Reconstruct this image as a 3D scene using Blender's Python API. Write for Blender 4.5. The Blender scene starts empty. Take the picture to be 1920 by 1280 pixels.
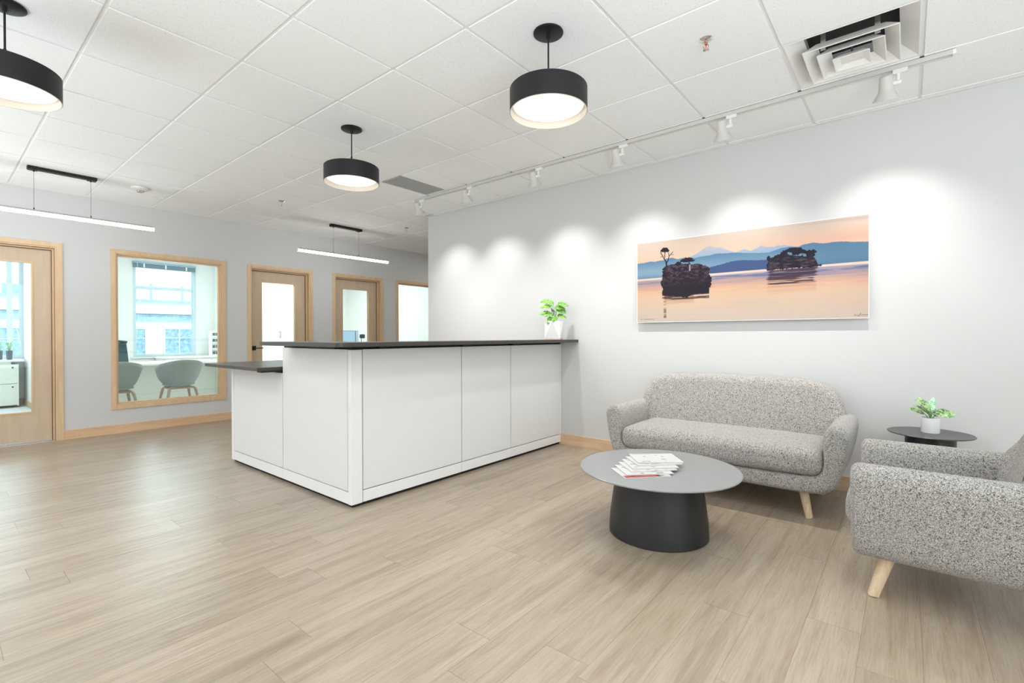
import bpy, bmesh, math, random
import numpy as np
from mathutils import Vector, Matrix
random.seed(7)
C = bpy.context.scene.collection
SC = bpy.context.scene
PI = math.pi

# ------------------------------------------------------------------ camera
F_PX, HY, YAW, ROLL, TILT, CAM_Z = 905.1, 635.41, -0.8842, -0.0018, -0.0064, 1.1465
cam_d = bpy.data.cameras.new('camera'); cam = bpy.data.objects.new('camera', cam_d); C.objects.link(cam)
cam_d.sensor_width = 36.0; cam_d.lens = 36.0 * F_PX / 1920.0; cam_d.shift_y = (HY - 640.0) / 1920.0
cam_d.clip_start = 0.05; cam_d.clip_end = 300
_F = Vector((math.cos(YAW) * math.cos(TILT), math.sin(YAW) * math.cos(TILT), math.sin(TILT)))
_R = Vector((math.sin(YAW), -math.cos(YAW), 0)); _U = _R.cross(_F)
_c, _s = math.cos(ROLL), math.sin(ROLL)
_Rn = _c * _R + _s * _U; _Un = _c * _U - _s * _R
cam.matrix_world = Matrix(((_Rn.x, _Un.x, -_F.x, 0), (_Rn.y, _Un.y, -_F.y, 0), (_Rn.z, _Un.z, -_F.z, CAM_Z), (0, 0, 0, 1)))
SC.camera = cam

# ------------------------------------------------------------------ world, sun, large lights, exposure
SC.view_settings.view_transform = 'Standard'; SC.view_settings.look = 'None'
SC.view_settings.gamma = 1.0; SC.view_settings.use_curve_mapping = False
SC.view_settings.exposure = 0.20
SC.cycles.max_bounces = 12; SC.cycles.diffuse_bounces = 6; SC.cycles.glossy_bounces = 4
SC.cycles.transparent_max_bounces = 16; SC.cycles.sample_clamp_indirect = 6.0
w = bpy.data.worlds.new('sky'); SC.world = w; w.use_nodes = True
w.node_tree.nodes['Background'].inputs[0].default_value = (0.74, 0.90, 1.0, 1)
w.node_tree.nodes['Background'].inputs[1].default_value = 2.2

def light(name, kind, loc, rot, energy, color=(1, 1, 1), size=None, sy=None, **kw):
    d = bpy.data.lights.new(name, kind); d.energy = energy; d.color = color
    if kind == 'AREA':
        d.shape = 'RECTANGLE'; d.size = size; d.size_y = sy or size
    for k, v in kw.items(): setattr(d, k, v)
    o = bpy.data.objects.new(name, d); C.objects.link(o); o.location = loc; o.rotation_euler = rot
    return o
light('sun', 'SUN', (0, 0, 10), (math.radians(0), math.radians(-52), math.radians(15)), 2.0, (1, .98, .95), angle=0.3)
# soft fill lights added outside the view; the walls there have no windows
light('rear_fill', 'AREA', (-4.3, 0.2, 1.45), (0, -PI / 2, 0), 80, (0.88, 0.945, 1.0), 2.3, 8.0)
light('side_fill', 'AREA', (1.4, 4.3, 1.45), (-PI / 2, 0, 0), 22, (0.85, 0.93, 1.0), 10.5, 2.3)
# office daylight and office ceiling panels
light('office_light', 'AREA', (8.5, -2.4, 2.66), (0, 0, 0), 62, (0.97, 1.0, 0.975), 1.4, 2.0)
light('office_light', 'AREA', (9.5, 0.4, 2.66), (0, 0, 0), 52, (0.95, 1.0, 0.985), 2.6, 1.6)
light('office_light', 'AREA', (9.5, -5.6, 2.66), (0, 0, 0), 70, (0.95, 1.0, 0.985), 2.6, 2.0)
light('office_window_light', 'AREA', (11.62, -3.1, 1.65), (0, PI / 2, 0), 22, (0.80, 0.93, 1.0), 1.8, 1.0)
light('office_window_light', 'AREA', (11.62, -0.1, 1.65), (0, PI / 2, 0), 30, (0.80, 0.93, 1.0), 1.8, 1.7)
# unseen upward fill lights, added only to brighten the ceiling
light('ceiling_fill', 'AREA', (-1.6, 0.8, 0.7), (PI, 0, 0), 235, (0.82, 0.925, 1.0), 3.0, 3.0)
light('ceiling_fill', 'AREA', (5.0, 2.7, 0.7), (PI, 0, 0), 175, (0.84, 0.93, 1.0), 3.6, 3.0)
# round pendants: each lamp's own downward light, plus extra unseen lights added along the row
for px_, py_ in ((1.463, -2.090), (3.306, -2.095), (3.350, -.257), (5.15, 1.5), (5.15, -.257), (1.463, 1.6)):
    lo_ = light('pendant_light', 'AREA', (px_, py_, 2.316), (0, 0, 0), 8.5 if py_ < 0 and px_ < 5 else 3, (0.93, 0.965, 1.0), 0.34); lo_.data.shape = 'DISK'
light('hall_light', 'AREA', (6.1, -6.6, 2.7), (0, 0, 0), 10, (1, .97, .93), 0.6, 0.6)

# ------------------------------------------------------------------ materials
def _nt(name):
    m = bpy.data.materials.new(name); m.use_nodes = True
    nt = m.node_tree; p = nt.nodes['Principled BSDF']
    return m, nt, p
def N(nt, t, **kw):
    n = nt.nodes.new(t)
    for k, v in kw.items():
        if k in n.inputs: n.inputs[k].default_value = v
        else: setattr(n, k, v)
    return n
def coords(nt, scale=(1, 1, 1), rnd=False):
    tc = N(nt, 'ShaderNodeTexCoord'); mp = N(nt, 'ShaderNodeMapping'); mp.inputs['Scale'].default_value = scale
    if rnd:
        oi = N(nt, 'ShaderNodeObjectInfo'); mu = N(nt, 'ShaderNodeVectorMath', operation='SCALE')
        cv = N(nt, 'ShaderNodeCombineXYZ'); nt.links.new(oi.outputs['Random'], cv.inputs[0]); nt.links.new(oi.outputs['Random'], cv.inputs[1]); nt.links.new(oi.outputs['Random'], cv.inputs[2])
        nt.links.new(cv.outputs[0], mu.inputs[0]); mu.inputs['Scale'].default_value = 37.0
        ad = N(nt, 'ShaderNodeVectorMath', operation='ADD')
        nt.links.new(tc.outputs['Object'], ad.inputs[0]); nt.links.new(mu.outputs[0], ad.inputs[1]); nt.links.new(ad.outputs[0], mp.inputs[0])
        return mp, oi
    nt.links.new(tc.outputs['Object'], mp.inputs[0]); return mp
def ramp(nt, src, stops):
    r = N(nt, 'ShaderNodeValToRGB'); e = r.color_ramp.elements
    while len(e) < len(stops): e.new(0.5)
    for i, (p_, c_) in enumerate(stops): e[i].position = p_; e[i].color = (*c_, 1)
    nt.links.new(src, r.inputs[0]); return r
def bump(nt, p, h, strength, dist):
    b = N(nt, 'ShaderNodeBump'); b.inputs['Strength'].default_value = strength; b.inputs['Distance'].default_value = dist
    nt.links.new(h, b.inputs['Height']); nt.links.new(b.outputs[0], p.inputs['Normal']); return b
def plain(name, col, rough=0.5, metal=0.0, spec=0.5, nscale=0, nstr=0.05, ndist=0.001, emit=None, es=0, var=0):
    m, nt, p = _nt(name)
    p.inputs['Base Color'].default_value = (*col, 1); p.inputs['Roughness'].default_value = rough
    p.inputs['Metallic'].default_value = metal; p.inputs['Specular IOR Level'].default_value = spec
    if nscale:
        mp = coords(nt); no = N(nt, 'ShaderNodeTexNoise', Scale=nscale, Detail=4.0); nt.links.new(mp.outputs[0], no.inputs['Vector'])
        bump(nt, p, no.outputs['Fac'], nstr, ndist)
        if var:
            r = ramp(nt, no.outputs['Fac'], [(0.3, tuple(c * (1 - var) for c in col)), (0.7, tuple(min(1, c * (1 + var)) for c in col))])
            nt.links.new(r.outputs[0], p.inputs['Base Color'])
    if emit:
        p.inputs['Emission Color'].default_value = (*emit, 1); p.inputs['Emission Strength'].default_value = es
    return m
def wood(name, c0, c1, scale, rough=0.42, big=2.0):
    m, nt, p = _nt(name); mp, oi = coords(nt, scale, True)
    n1 = N(nt, 'ShaderNodeTexNoise', Scale=big, Detail=5.0, Roughness=0.6, Distortion=0.6); nt.links.new(mp.outputs[0], n1.inputs['Vector'])
    r = ramp(nt, n1.outputs['Fac'], [(0.3, c0), (0.7, c1)]); nt.links.new(r.outputs[0], p.inputs['Base Color'])
    p.inputs['Roughness'].default_value = rough; bump(nt, p, n1.outputs['Fac'], 0.08, 0.001)
    return m
def glass(name, tint=(0.93, 0.98, 0.97), refl=1.0):
    m = bpy.data.materials.new(name); m.use_nodes = True; nt = m.node_tree; nt.nodes.clear()
    out = N(nt, 'ShaderNodeOutputMaterial'); mix = N(nt, 'ShaderNodeMixShader'); t = N(nt, 'ShaderNodeBsdfTransparent'); g = N(nt, 'ShaderNodeBsdfGlossy')
    t.inputs[0].default_value = (*tint, 1); g.inputs['Roughness'].default_value = 0.01; g.inputs[0].default_value = (refl, refl, refl, 1)
    fr = N(nt, 'ShaderNodeFresnel', IOR=1.45)
    nt.links.new(fr.outputs[0], mix.inputs[0]); nt.links.new(t.outputs[0], mix.inputs[1]); nt.links.new(g.outputs[0], mix.inputs[2]); nt.links.new(mix.outputs[0], out.inputs[0])
    return m
def emitter(name, col, s):
    m, nt, p = _nt(name); p.inputs['Base Color'].default_value = (0.9, 0.9, 0.9, 1)
    p.inputs['Emission Color'].default_value = (*col, 1); p.inputs['Emission Strength'].default_value = s
    # faint moulded unevenness of the opal diffuser
    mp = coords(nt); no = N(nt, 'ShaderNodeTexNoise', Scale=8.0); nt.links.new(mp.outputs[0], no.inputs['Vector']); bump(nt, p, no.outputs['Fac'], 0.02, 0.001)
    return m

M = {}
M['wall'] = plain('wall_paint', (0.60, 0.598, 0.588), 0.75, spec=0.25, nscale=180, nstr=0.05, ndist=0.0008)
M['office_wall'] = plain('office_paint', (0.86, 0.865, 0.85), 0.8, spec=0.2, nscale=180, nstr=0.05)
M['ceiling_slab'] = plain('plenum', (0.75, 0.74, 0.72), 0.9, nscale=20)
M['grid'] = plain('grid_enamel', (0.77, 0.765, 0.755), 0.45, nscale=30, nstr=0.02)
M['maple'] = wood('maple_trim', (0.60, 0.41, 0.235), (0.70, 0.51, 0.325), (9, 9, 1.0))
M['maple_h'] = wood('maple_trim_horizontal', (0.62, 0.39, 0.225), (0.74, 0.51, 0.32), (9, 1.0, 9))
M['leaf_wood'] = wood('birch_veneer', (0.53, 0.41, 0.28), (0.60, 0.48, 0.345), (7, 7, 1.2), big=1.6)
M['leg_wood'] = wood('ash_leg', (0.62, 0.44, 0.28), (0.80, 0.63, 0.44), (28, 28, 2.5), 0.5)
M['office_leg'] = wood('walnut_leg', (0.36, 0.25, 0.19), (0.48, 0.36, 0.28), (20, 20, 3), 0.5)
M['counter_white'] = plain('white_laminate', (0.755, 0.752, 0.745), 0.42, spec=0.4, nscale=300, nstr=0.03)
M['counter_trim'] = plain('white_trim_metal', (0.83, 0.825, 0.815), 0.35, spec=0.45, nscale=60, nstr=0.02)
M['counter_dark'] = plain('charcoal_laminate', (0.055, 0.049, 0.042), 0.33, spec=0.4, nscale=350, nstr=0.05, var=0.15)
M['black'] = plain('matte_black_metal', (0.008, 0.008, 0.009), 0.48, spec=0.4, nscale=200, nstr=0.02)
M['gap_black'] = plain('shadow_gap_black', (0.01, 0.01, 0.01), 0.8, nscale=50)
M['table_black'] = plain('powder_coat_charcoal', (0.015, 0.0155, 0.0165), 0.40, spec=0.5, nscale=500, nstr=0.06)
M['table_top'] = plain('table_top_reflected_grey', (0.26, 0.262, 0.263), 0.27, spec=1.0, nscale=600, nstr=0.04)  # charcoal top lightened: the wall's reflection is put into its colour
M['white_metal'] = plain('white_enamel_metal', (0.80, 0.785, 0.76), 0.4, nscale=80, nstr=0.02)
M['cream'] = plain('cream_shade_lining', (0.66, 0.60, 0.51), 0.6, nscale=60, nstr=0.02, emit=(1.0, 0.86, 0.68), es=0.12)  # diffuser light on the lining put in as a faint glow
M['opal'] = emitter('opal_diffuser', (1.0, 0.99, 0.97), 0.62)
M['led'] = emitter('linear_diffuser', (0.97, 0.985, 1.0), 17.0)
M['spot_lens'] = emitter('spot_lens', (1.0, 0.97, 0.92), 5.0)
M['chrome'] = plain('chrome', (0.75, 0.75, 0.75), 0.18, 1.0, nscale=40, nstr=0.02)
M['brass'] = plain('brass', (0.55, 0.33, 0.22), 0.25, 1.0, nscale=40, nstr=0.02)
M['red_glass'] = plain('red_bulb', (0.5, 0.03, 0.03), 0.15, nscale=40, nstr=0.02)
M['grille'] = plain('grey_grille', (0.42, 0.415, 0.405), 0.6, nscale=40, nstr=0.02)
M['pot_white'] = plain('white_ceramic', (0.84, 0.83, 0.82), 0.35, nscale=40, nstr=0.03)
M['pot_base'] = plain('pale_wood_base', (0.62, 0.48, 0.38), 0.6, nscale=40, nstr=0.05, var=0.1)
M['soil'] = plain('soil', (0.05, 0.035, 0.025), 0.9, nscale=90, nstr=0.6, ndist=0.004, var=0.4)
M['stem'] = plain('green_stem', (0.12, 0.30, 0.06), 0.5, nscale=60, var=0.2)
M['pane'] = glass('clear_glass', (0.92, 0.965, 0.955))
M['ext_pane'] = glass('exterior_glass', (0.92, 0.98, 1.0))
M['alu'] = plain('white_window_frame', (0.62, 0.72, 0.78), 0.4, nscale=30, nstr=0.02)
M['blind'] = plain('blind_slats', (0.30, 0.42, 0.50), 0.5, nscale=30, nstr=0.02)
M['desk_white'] = plain('desk_laminate', (0.82, 0.84, 0.83), 0.3, nscale=60, nstr=0.02)
M['shell'] = plain('sage_felt', (0.30, 0.335, 0.322), 0.7, nscale=120, nstr=0.15, ndist=0.002, var=0.12)
M['teal'] = plain('dark_teal_mesh', (0.02, 0.055, 0.07), 0.6, nscale=200, nstr=0.3, var=0.2)
M['cabinet'] = plain('cabinet_enamel', (0.78, 0.80, 0.73), 0.45, nscale=40, nstr=0.02)
M['dark_pot'] = plain('dark_blue_pot', (0.03, 0.06, 0.09), 0.35, nscale=40, nstr=0.03)
M['carpet'] = plain('office_carpet', (0.60, 0.62, 0.63), 0.95, nscale=60, nstr=0.5, ndist=0.004, var=0.3)
M['screen'] = plain('blue_lit_screen', (0.05, 0.08, 0.1), 0.3, nscale=5, nstr=0.01, emit=(0.46, 0.68, 0.88), es=0.85)
M['screen_dim'] = plain('grey_blue_lit_screen', (0.05, 0.08, 0.1), 0.3, nscale=5, nstr=0.01, emit=(0.33, 0.48, 0.60), es=0.75)
M['paper'] = plain('white_paper', (0.57, 0.565, 0.55), 0.5, nscale=200, nstr=0.02)
M['facade'] = plain('pale_stucco', (0.82, 0.83, 0.84), 0.9, nscale=3, nstr=0.1, var=0.04)
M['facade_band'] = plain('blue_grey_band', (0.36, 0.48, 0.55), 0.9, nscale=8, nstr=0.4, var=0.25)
M['far_glass'] = plain('far_window_glass', (0.26, 0.38, 0.46), 0.25, nscale=10, nstr=0.3, var=0.35)
M['corrugated'] = plain('corrugated_cladding', (0.68, 0.76, 0.80), 0.7, nscale=5, nstr=0.1)
M['asphalt'] = plain('street', (0.3, 0.31, 0.32), 0.9, nscale=6, var=0.2)
M['shadow_strip'] = plain('dark_door_shadow', (0.10, 0.05, 0.02), 0.7, nscale=40)  # brown for strips that paint in the shadow lines around the doors
M['lamp_beige'] = plain('warm_white_lamp_metal', (0.60, 0.58, 0.55), 0.45, nscale=60, nstr=0.02)
M['side_top'] = plain('side_table_charcoal', (0.060, 0.061, 0.063), 0.36, spec=0.6, nscale=600, nstr=0.04)
M['ink'] = plain('dark_ink', (0.03, 0.03, 0.04), 0.6, nscale=60)
M['red_print'] = plain('red_cover_print', (0.38, 0.05, 0.045), 0.4, nscale=90, nstr=0.02, var=0.2)
M['grey_print'] = plain('grey_cover_print', (0.14, 0.14, 0.15), 0.4, nscale=90, nstr=0.02, var=0.3)
M['orange_print'] = plain('salmon_cover_print', (0.55, 0.24, 0.17), 0.4, nscale=90, nstr=0.02, var=0.2)

def make_tile_mat():
    m, nt, p = _nt('acoustic_tile'); mp, oi = coords(nt, (1, 1, 1), True)
    v = N(nt, 'ShaderNodeTexNoise', Scale=170.0, Detail=3.0, Roughness=0.65); nt.links.new(mp.outputs[0], v.inputs['Vector'])
    r = ramp(nt, v.outputs['Fac'], [(0.30, (0.60, 0.60, 0.59)), (0.40, (0.865, 0.868, 0.865)), (0.7, (0.885, 0.89, 0.888))])
    nt.links.new(r.outputs[0], p.inputs['Base Color']); p.inputs['Roughness'].default_value = 0.9; p.inputs['Specular IOR Level'].default_value = 0.15
    bump(nt, p, v.outputs['Fac'], 0.25, 0.002); return m
M['tile'] = make_tile_mat()

def make_floor_mat():
    m, nt, p = _nt('oak_vinyl_plank'); mp, oi = coords(nt, (9, 0.55, 1), True)
    L = nt.links.new
    n1 = N(nt, 'ShaderNodeTexNoise', Scale=2.2, Detail=6.0, Roughness=0.62, Distortion=0.5); L(mp.outputs[0], n1.inputs['Vector'])
    r1 = ramp(nt, n1.outputs['Fac'], [(0.25, (0.285, 0.222, 0.156)), (0.5, (0.385, 0.314, 0.236)), (0.78, (0.455, 0.387, 0.308))])
    mp2, oi2 = coords(nt, (60, 1.6, 1), True)
    n2 = N(nt, 'ShaderNodeTexNoise', Scale=4.0, Detail=4.0, Roughness=0.7); L(mp2.outputs[0], n2.inputs['Vector'])
    r2 = ramp(nt, n2.outputs['Fac'], [(0.32, (0.82, 0.78, 0.74)), (0.55, (1, 1, 1))])
    # cathedral grain: distorted bands
    mp3, oi3 = coords(nt, (7.5, 0.55, 1), True)
    n3 = N(nt, 'ShaderNodeTexNoise', Scale=1.1, Detail=1.0); L(mp3.outputs[0], n3.inputs['Vector'])
    mul = N(nt, 'ShaderNodeMath', operation='MULTIPLY'); mul.inputs[1].default_value = 34.0; L(n3.outputs['Fac'], mul.inputs[0])
    sn = N(nt, 'ShaderNodeMath', operation='SINE'); L(mul.outputs[0], sn.inputs[0])
    r3 = ramp(nt, sn.outputs[0], [(0.0, (1, 1, 1)), (0.90, (1, 1, 1)), (1.0, (0.90, 0.84, 0.78))])
    a = N(nt, 'ShaderNodeMix', data_type='RGBA', blend_type='MULTIPLY'); a.inputs['Factor'].default_value = 1.0
    L(r1.outputs[0], a.inputs[6]); L(r2.outputs[0], a.inputs[7])
    b = N(nt, 'ShaderNodeMix', data_type='RGBA', blend_type='MULTIPLY'); b.inputs['Factor'].default_value = 0.6
    L(a.outputs[2], b.inputs[6]); L(r3.outputs[0], b.inputs[7])
    tint = ramp(nt, oi.outputs['Random'], [(0.0, (0.93, 0.93, 0.92)), (0.5, (1.0, 0.985, 0.965)), (1.0, (1.06, 1.06, 1.06))])
    c = N(nt, 'ShaderNodeMix', data_type='RGBA', blend_type='MULTIPLY'); c.inputs['Factor'].default_value = 1.0
    L(b.outputs[2], c.inputs[6]); L(tint.outputs[0], c.inputs[7]); L(c.outputs[2], p.inputs['Base Color'])
    p.inputs['Roughness'].default_value = 0.38; p.inputs['Specular IOR Level'].default_value = 0.65
    rr = ramp(nt, n2.outputs['Fac'], [(0.3, (0.42, 0.42, 0.42)), (0.7, (0.25, 0.25, 0.25))]); L(rr.outputs[0], p.inputs['Roughness'])
    mp4, oi4 = coords(nt, (40, 2.2, 1), True)
    n4 = N(nt, 'ShaderNodeTexNoise', Scale=2.0, Detail=2.0); L(mp4.outputs[0], n4.inputs['Vector'])
    bump(nt, p, n4.outputs['Fac'], 0.55, 0.0025)
    return m
M['floor'] = make_floor_mat()

def make_boucle():
    m, nt, p = _nt('grey_boucle'); mp = coords(nt); L = nt.links.new
    wr = N(nt, 'ShaderNodeTexNoise', Scale=90.0, Detail=2.0); L(mp.outputs[0], wr.inputs['Vector'])
    mixv = N(nt, 'ShaderNodeMix', data_type='RGBA', blend_type='LINEAR_LIGHT'); mixv.inputs['Factor'].default_value = 0.012
    L(mp.outputs[0], mixv.inputs[6]); L(wr.outputs['Color'], mixv.inputs[7])
    v = N(nt, 'ShaderNodeTexVoronoi', Scale=240.0); L(mixv.outputs[2], v.inputs['Vector'])
    n = N(nt, 'ShaderNodeTexNoise', Scale=400.0, Detail=2.0, Roughness=0.7); L(mp.outputs[0], n.inputs['Vector'])
    inv = N(nt, 'ShaderNodeMath', operation='SUBTRACT'); inv.inputs[0].default_value = 1.0; L(v.outputs['Distance'], inv.inputs[1])
    ad = N(nt, 'ShaderNodeMath', operation='MULTIPLY'); L(inv.outputs[0], ad.inputs[0]); L(n.outputs['Fac'], ad.inputs[1])
    r = ramp(nt, ad.outputs[0], [(0.10, (0.10, 0.085, 0.07)), (0.25, (0.40, 0.375, 0.345)), (0.44, (0.76, 0.735, 0.70))])
    L(r.outputs[0], p.inputs['Base Color']); p.inputs['Roughness'].default_value = 0.95; p.inputs['Specular IOR Level'].default_value = 0.1
    p.inputs['Sheen Weight'].default_value = 0.25; p.inputs['Sheen Roughness'].default_value = 0.6
    bump(nt, p, ad.outputs[0], 0.8, 0.005); return m
M['boucle'] = make_boucle()
M['piping'] = plain('boucle_seam', (0.33, 0.31, 0.285), 0.95, nscale=300, nstr=0.5, var=0.3)

def make_leaf(name, base, light_, scale, thr):
    m, nt, p = _nt(name); mp = coords(nt, scale); w_ = N(nt, 'ShaderNodeTexNoise', Scale=60.0, Detail=3.0, Distortion=0.8)
    nt.links.new(mp.outputs[0], w_.inputs['Vector'])
    r = ramp(nt, w_.outputs['Fac'], [(thr - 0.12, base), (thr + 0.12, light_)]); nt.links.new(r.outputs[0], p.inputs['Base Color'])
    p.inputs['Roughness'].default_value = 0.4; return m
M['leaf_bright'] = make_leaf('bright_green_leaf', (0.035, 0.20, 0.015), (0.27, 0.54, 0.10), (1, 1, 1), 0.48)
M['leaf_var'] = make_leaf('variegated_leaf', (0.025, 0.10, 0.02), (0.42, 0.60, 0.28), (1, 1, 1), 0.5)
M['leaf_pale'] = make_leaf('pale_leaf', (0.16, 0.42, 0.22), (0.50, 0.75, 0.50), (1, 1, 1), 0.5)

# ------------------------------------------------------------------ geometry helpers
class G:
    def __init__(s): s.v = []; s.f = []
    def add(s, vs, fs):
        k = len(s.v); s.v += [tuple(v) for v in vs]; s.f += [tuple(i + k for i in f) for f in fs]; return s
    def box(s, x0, x1, y0, y1, z0, z1):
        x0, x1 = sorted((x0, x1)); y0, y1 = sorted((y0, y1)); z0, z1 = sorted((z0, z1))
        v = [(x0, y0, z0), (x1, y0, z0), (x1, y1, z0), (x0, y1, z0), (x0, y0, z1), (x1, y0, z1), (x1, y1, z1), (x0, y1, z1)]
        return s.add(v, [(0, 3, 2, 1), (4, 5, 6, 7), (0, 1, 5, 4), (1, 2, 6, 5), (2, 3, 7, 6), (3, 0, 4, 7)])
    def lathe(s, prof, n=48, c=(0, 0, 0), cap0=True, cap1=True):
        vs = []; fs = []
        for r, z in prof:
            for i in range(n):
                a = 2 * PI * i / n; vs.append((c[0] + r * math.cos(a), c[1] + r * math.sin(a), c[2] + z))
        for j in range(len(prof) - 1):
            for i in range(n):
                i2 = (i + 1) % n; fs.append((j * n + i, j * n + i2, (j + 1) * n + i2, (j + 1) * n + i))
        if cap0: fs.append(tuple(range(n - 1, -1, -1)))
        if cap1: fs.append(tuple((len(prof) - 1) * n + i for i in range(n)))
        return s.add(vs, fs)
    def tube(s, pts, rad, n=10, caps=True):
        pts = [Vector(p) for p in pts]
        if not hasattr(rad, '__len__'): rad = [rad] * len(pts)
        vs = []; fs = []; up = None
        for k, p in enumerate(pts):
            t = (pts[min(k + 1, len(pts) - 1)] - pts[max(k - 1, 0)]).normalized()
            if up is None: up = t.orthogonal().normalized()
            up = (up - t * up.dot(t)).normalized(); sd = t.cross(up)
            for i in range(n):
                a = 2 * PI * i / n; vs.append(p + (up * math.cos(a) + sd * math.sin(a)) * rad[k])
        for k in range(len(pts) - 1):
            for i in range(n):
                i2 = (i + 1) % n; fs.append((k * n + i, k * n + i2, (k + 1) * n + i2, (k + 1) * n + i))
        if caps: fs.append(tuple(range(n - 1, -1, -1))); fs.append(tuple((len(pts) - 1) * n + i for i in range(n)))
        return s.add(vs, fs)
    def rings(s, rings, cap0=True, cap1=True):
        n = len(rings[0]); vs = [p for r in rings for p in r]; fs = []
        for k in range(len(rings) - 1):
            for i in range(n):
                i2 = (i + 1) % n; fs.append((k * n + i, k * n + i2, (k + 1) * n + i2, (k + 1) * n + i))
        if cap0: fs.append(tuple(range(n - 1, -1, -1)))
        if cap1: fs.append(tuple((len(rings) - 1) * n + i for i in range(n)))
        return s.add(vs, fs)
    def frame(s, axis, a0, a1, z0, z1, w_, d0, d1, bottom=True):
        # rectangular frame in the plane normal to x (a = y) with border w_
        def bx(p0, p1, q0, q1):
            if axis == 'x': s.box(d0, d1, p0, p1, q0, q1)
            else: s.box(p0, p1, d0, d1, q0, q1)
        a0, a1 = sorted((a0, a1))
        bx(a0, a0 + w_, z0, z1); bx(a1 - w_, a1, z0, z1); bx(a0 + w_, a1 - w_, z1 - w_, z1)
        if bottom: bx(a0 + w_, a1 - w_, z0, z0 + w_)
        return s
    def xf(s, fn): s.v = [tuple(fn(*v)) for v in s.v]; return s
    def mesh(s, name, mat, smooth=False, bev=0, autosmooth=True):
        me = bpy.data.meshes.new(name); me.from_pydata(s.v, [], s.f)
        bm = bmesh.new(); bm.from_mesh(me); bmesh.ops.recalc_face_normals(bm, faces=bm.faces[:])
        if bev:
            es = [e for e in bm.edges if len(e.link_faces) == 2 and e.calc_face_angle(0) > 0.5]
            if es: bmesh.ops.bevel(bm, geom=es, offset=bev, segments=2, profile=0.7, affect='EDGES')
        bm.to_mesh(me); bm.free()
        if mat: me.materials.append(mat)
        if smooth:
            me.polygons.foreach_set('use_smooth', [True] * len(me.polygons))
            if autosmooth:
                try: me.set_sharp_from_angle(angle=math.radians(40))
                except Exception: pass
        me.update(); return me
    def build(s, name, mat, parent=None, smooth=False, bev=0, loc=None, **kw):
        o = bpy.data.objects.new(name, s.mesh(name, mat, smooth, bev)); C.objects.link(o)
        if parent: o.parent = parent
        if loc: o.location = loc
        for k, v in kw.items(): o[k] = v
        return o

def rbox(sx, sy, sz, r, n=10, crown=0.0, seg=24):
    """rounded box centred at the origin, half sizes sx, sy, sz, radius r"""
    g = G(); bm = bmesh.new(); bmesh.ops.create_cube(bm, size=2.0)
    bmesh.ops.subdivide_edges(bm, edges=bm.edges[:], cuts=seg, use_grid_fill=True)
    for v in bm.verts:
        c = v.co
        def m_(t, h):  # put more vertices in the rounding
            return math.copysign(min(1, abs(t)) ** 0.8, t) * h
        p = Vector((m_(c.x, sx), m_(c.y, sy), m_(c.z, sz)))
        q = Vector((max(-sx + r, min(sx - r, p.x)), max(-sy + r, min(sy - r, p.y)), max(-sz + r, min(sz - r, p.z))))
        d = p - q
        if d.length > 1e-9:
            # only vertices on the outside surface matter
            d = d.normalized() * r; p = q + d
        if crown: p.z += math.copysign(crown, p.z) * max(0, (1 - (p.x / sx) ** 2)) ** 0.5 * max(0, (1 - (p.y / sy) ** 2)) ** 0.5 * (abs(p.z) / sz)
        v.co = p
    bm.verts.ensure_lookup_table()
    g.add([tuple(v.co) for v in bm.verts], [tuple(x.index for x in f.verts) for f in bm.faces]); bm.free(); return g

def resample(pts, n):
    P = [Vector(p) for p in pts]; P.append(P[0]); d = [0]
    for a, b in zip(P, P[1:]): d.append(d[-1] + (b - a).length)
    out = []; k = 0
    for i in range(n):
        t = d[-1] * i / n
        while d[k + 1] < t: k += 1
        u = (t - d[k]) / max(1e-9, d[k + 1] - d[k]); out.append(P[k].lerp(P[k + 1], u))
    return out
def smooth_closed(pts, it=2):
    P = [Vector(p) for p in pts]
    for _ in range(it):
        Q = []
        for i in range(len(P)):
            a, b = P[i], P[(i + 1) % len(P)]; Q += [a.lerp(b, .25), a.lerp(b, .75)]
        P = Q
    return P
def pad(profile, y0, y1, r, n=180, rings=6, body=8, sm=2):
    """closed 2-D profile (x, z) given an upholstered thickness from y0 (front) back to y1 with edge radius r"""
    P = resample(smooth_closed([(x, z) for x, z in profile], sm), n)
    cen = sum(P, Vector((0, 0))) / n
    area = sum(P[i].x * P[(i + 1) % n].y - P[(i + 1) % n].x * P[i].y for i in range(n)); sg = 1 if area > 0 else -1
    nor = []
    for i in range(n):
        t = (P[(i + 1) % n] - P[i - 1]).normalized(); nor.append(Vector((-t.y, t.x)) * sg)   # inward
    def ring(off, y): return [(P[i].x + nor[i].x * off, y, P[i].y + nor[i].y * off) for i in range(n)]
    R = []; s = 1 if y1 > y0 else -1
    for k in range(rings + 1):
        a = PI / 2 * k / rings; R.append(ring(r * (1 - math.sin(a)), y0 + s * r * (1 - math.cos(a))))
    for k in range(1, body): R.append(ring(0, y0 + s * r + (y1 - y0 - 2 * s * r) * k / body))
    for k in range(rings, -1, -1):
        a = PI / 2 * k / rings; R.append(ring(r * (1 - math.sin(a)), y1 - s * r * (1 - math.cos(a))))
    return G().rings(R)

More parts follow.
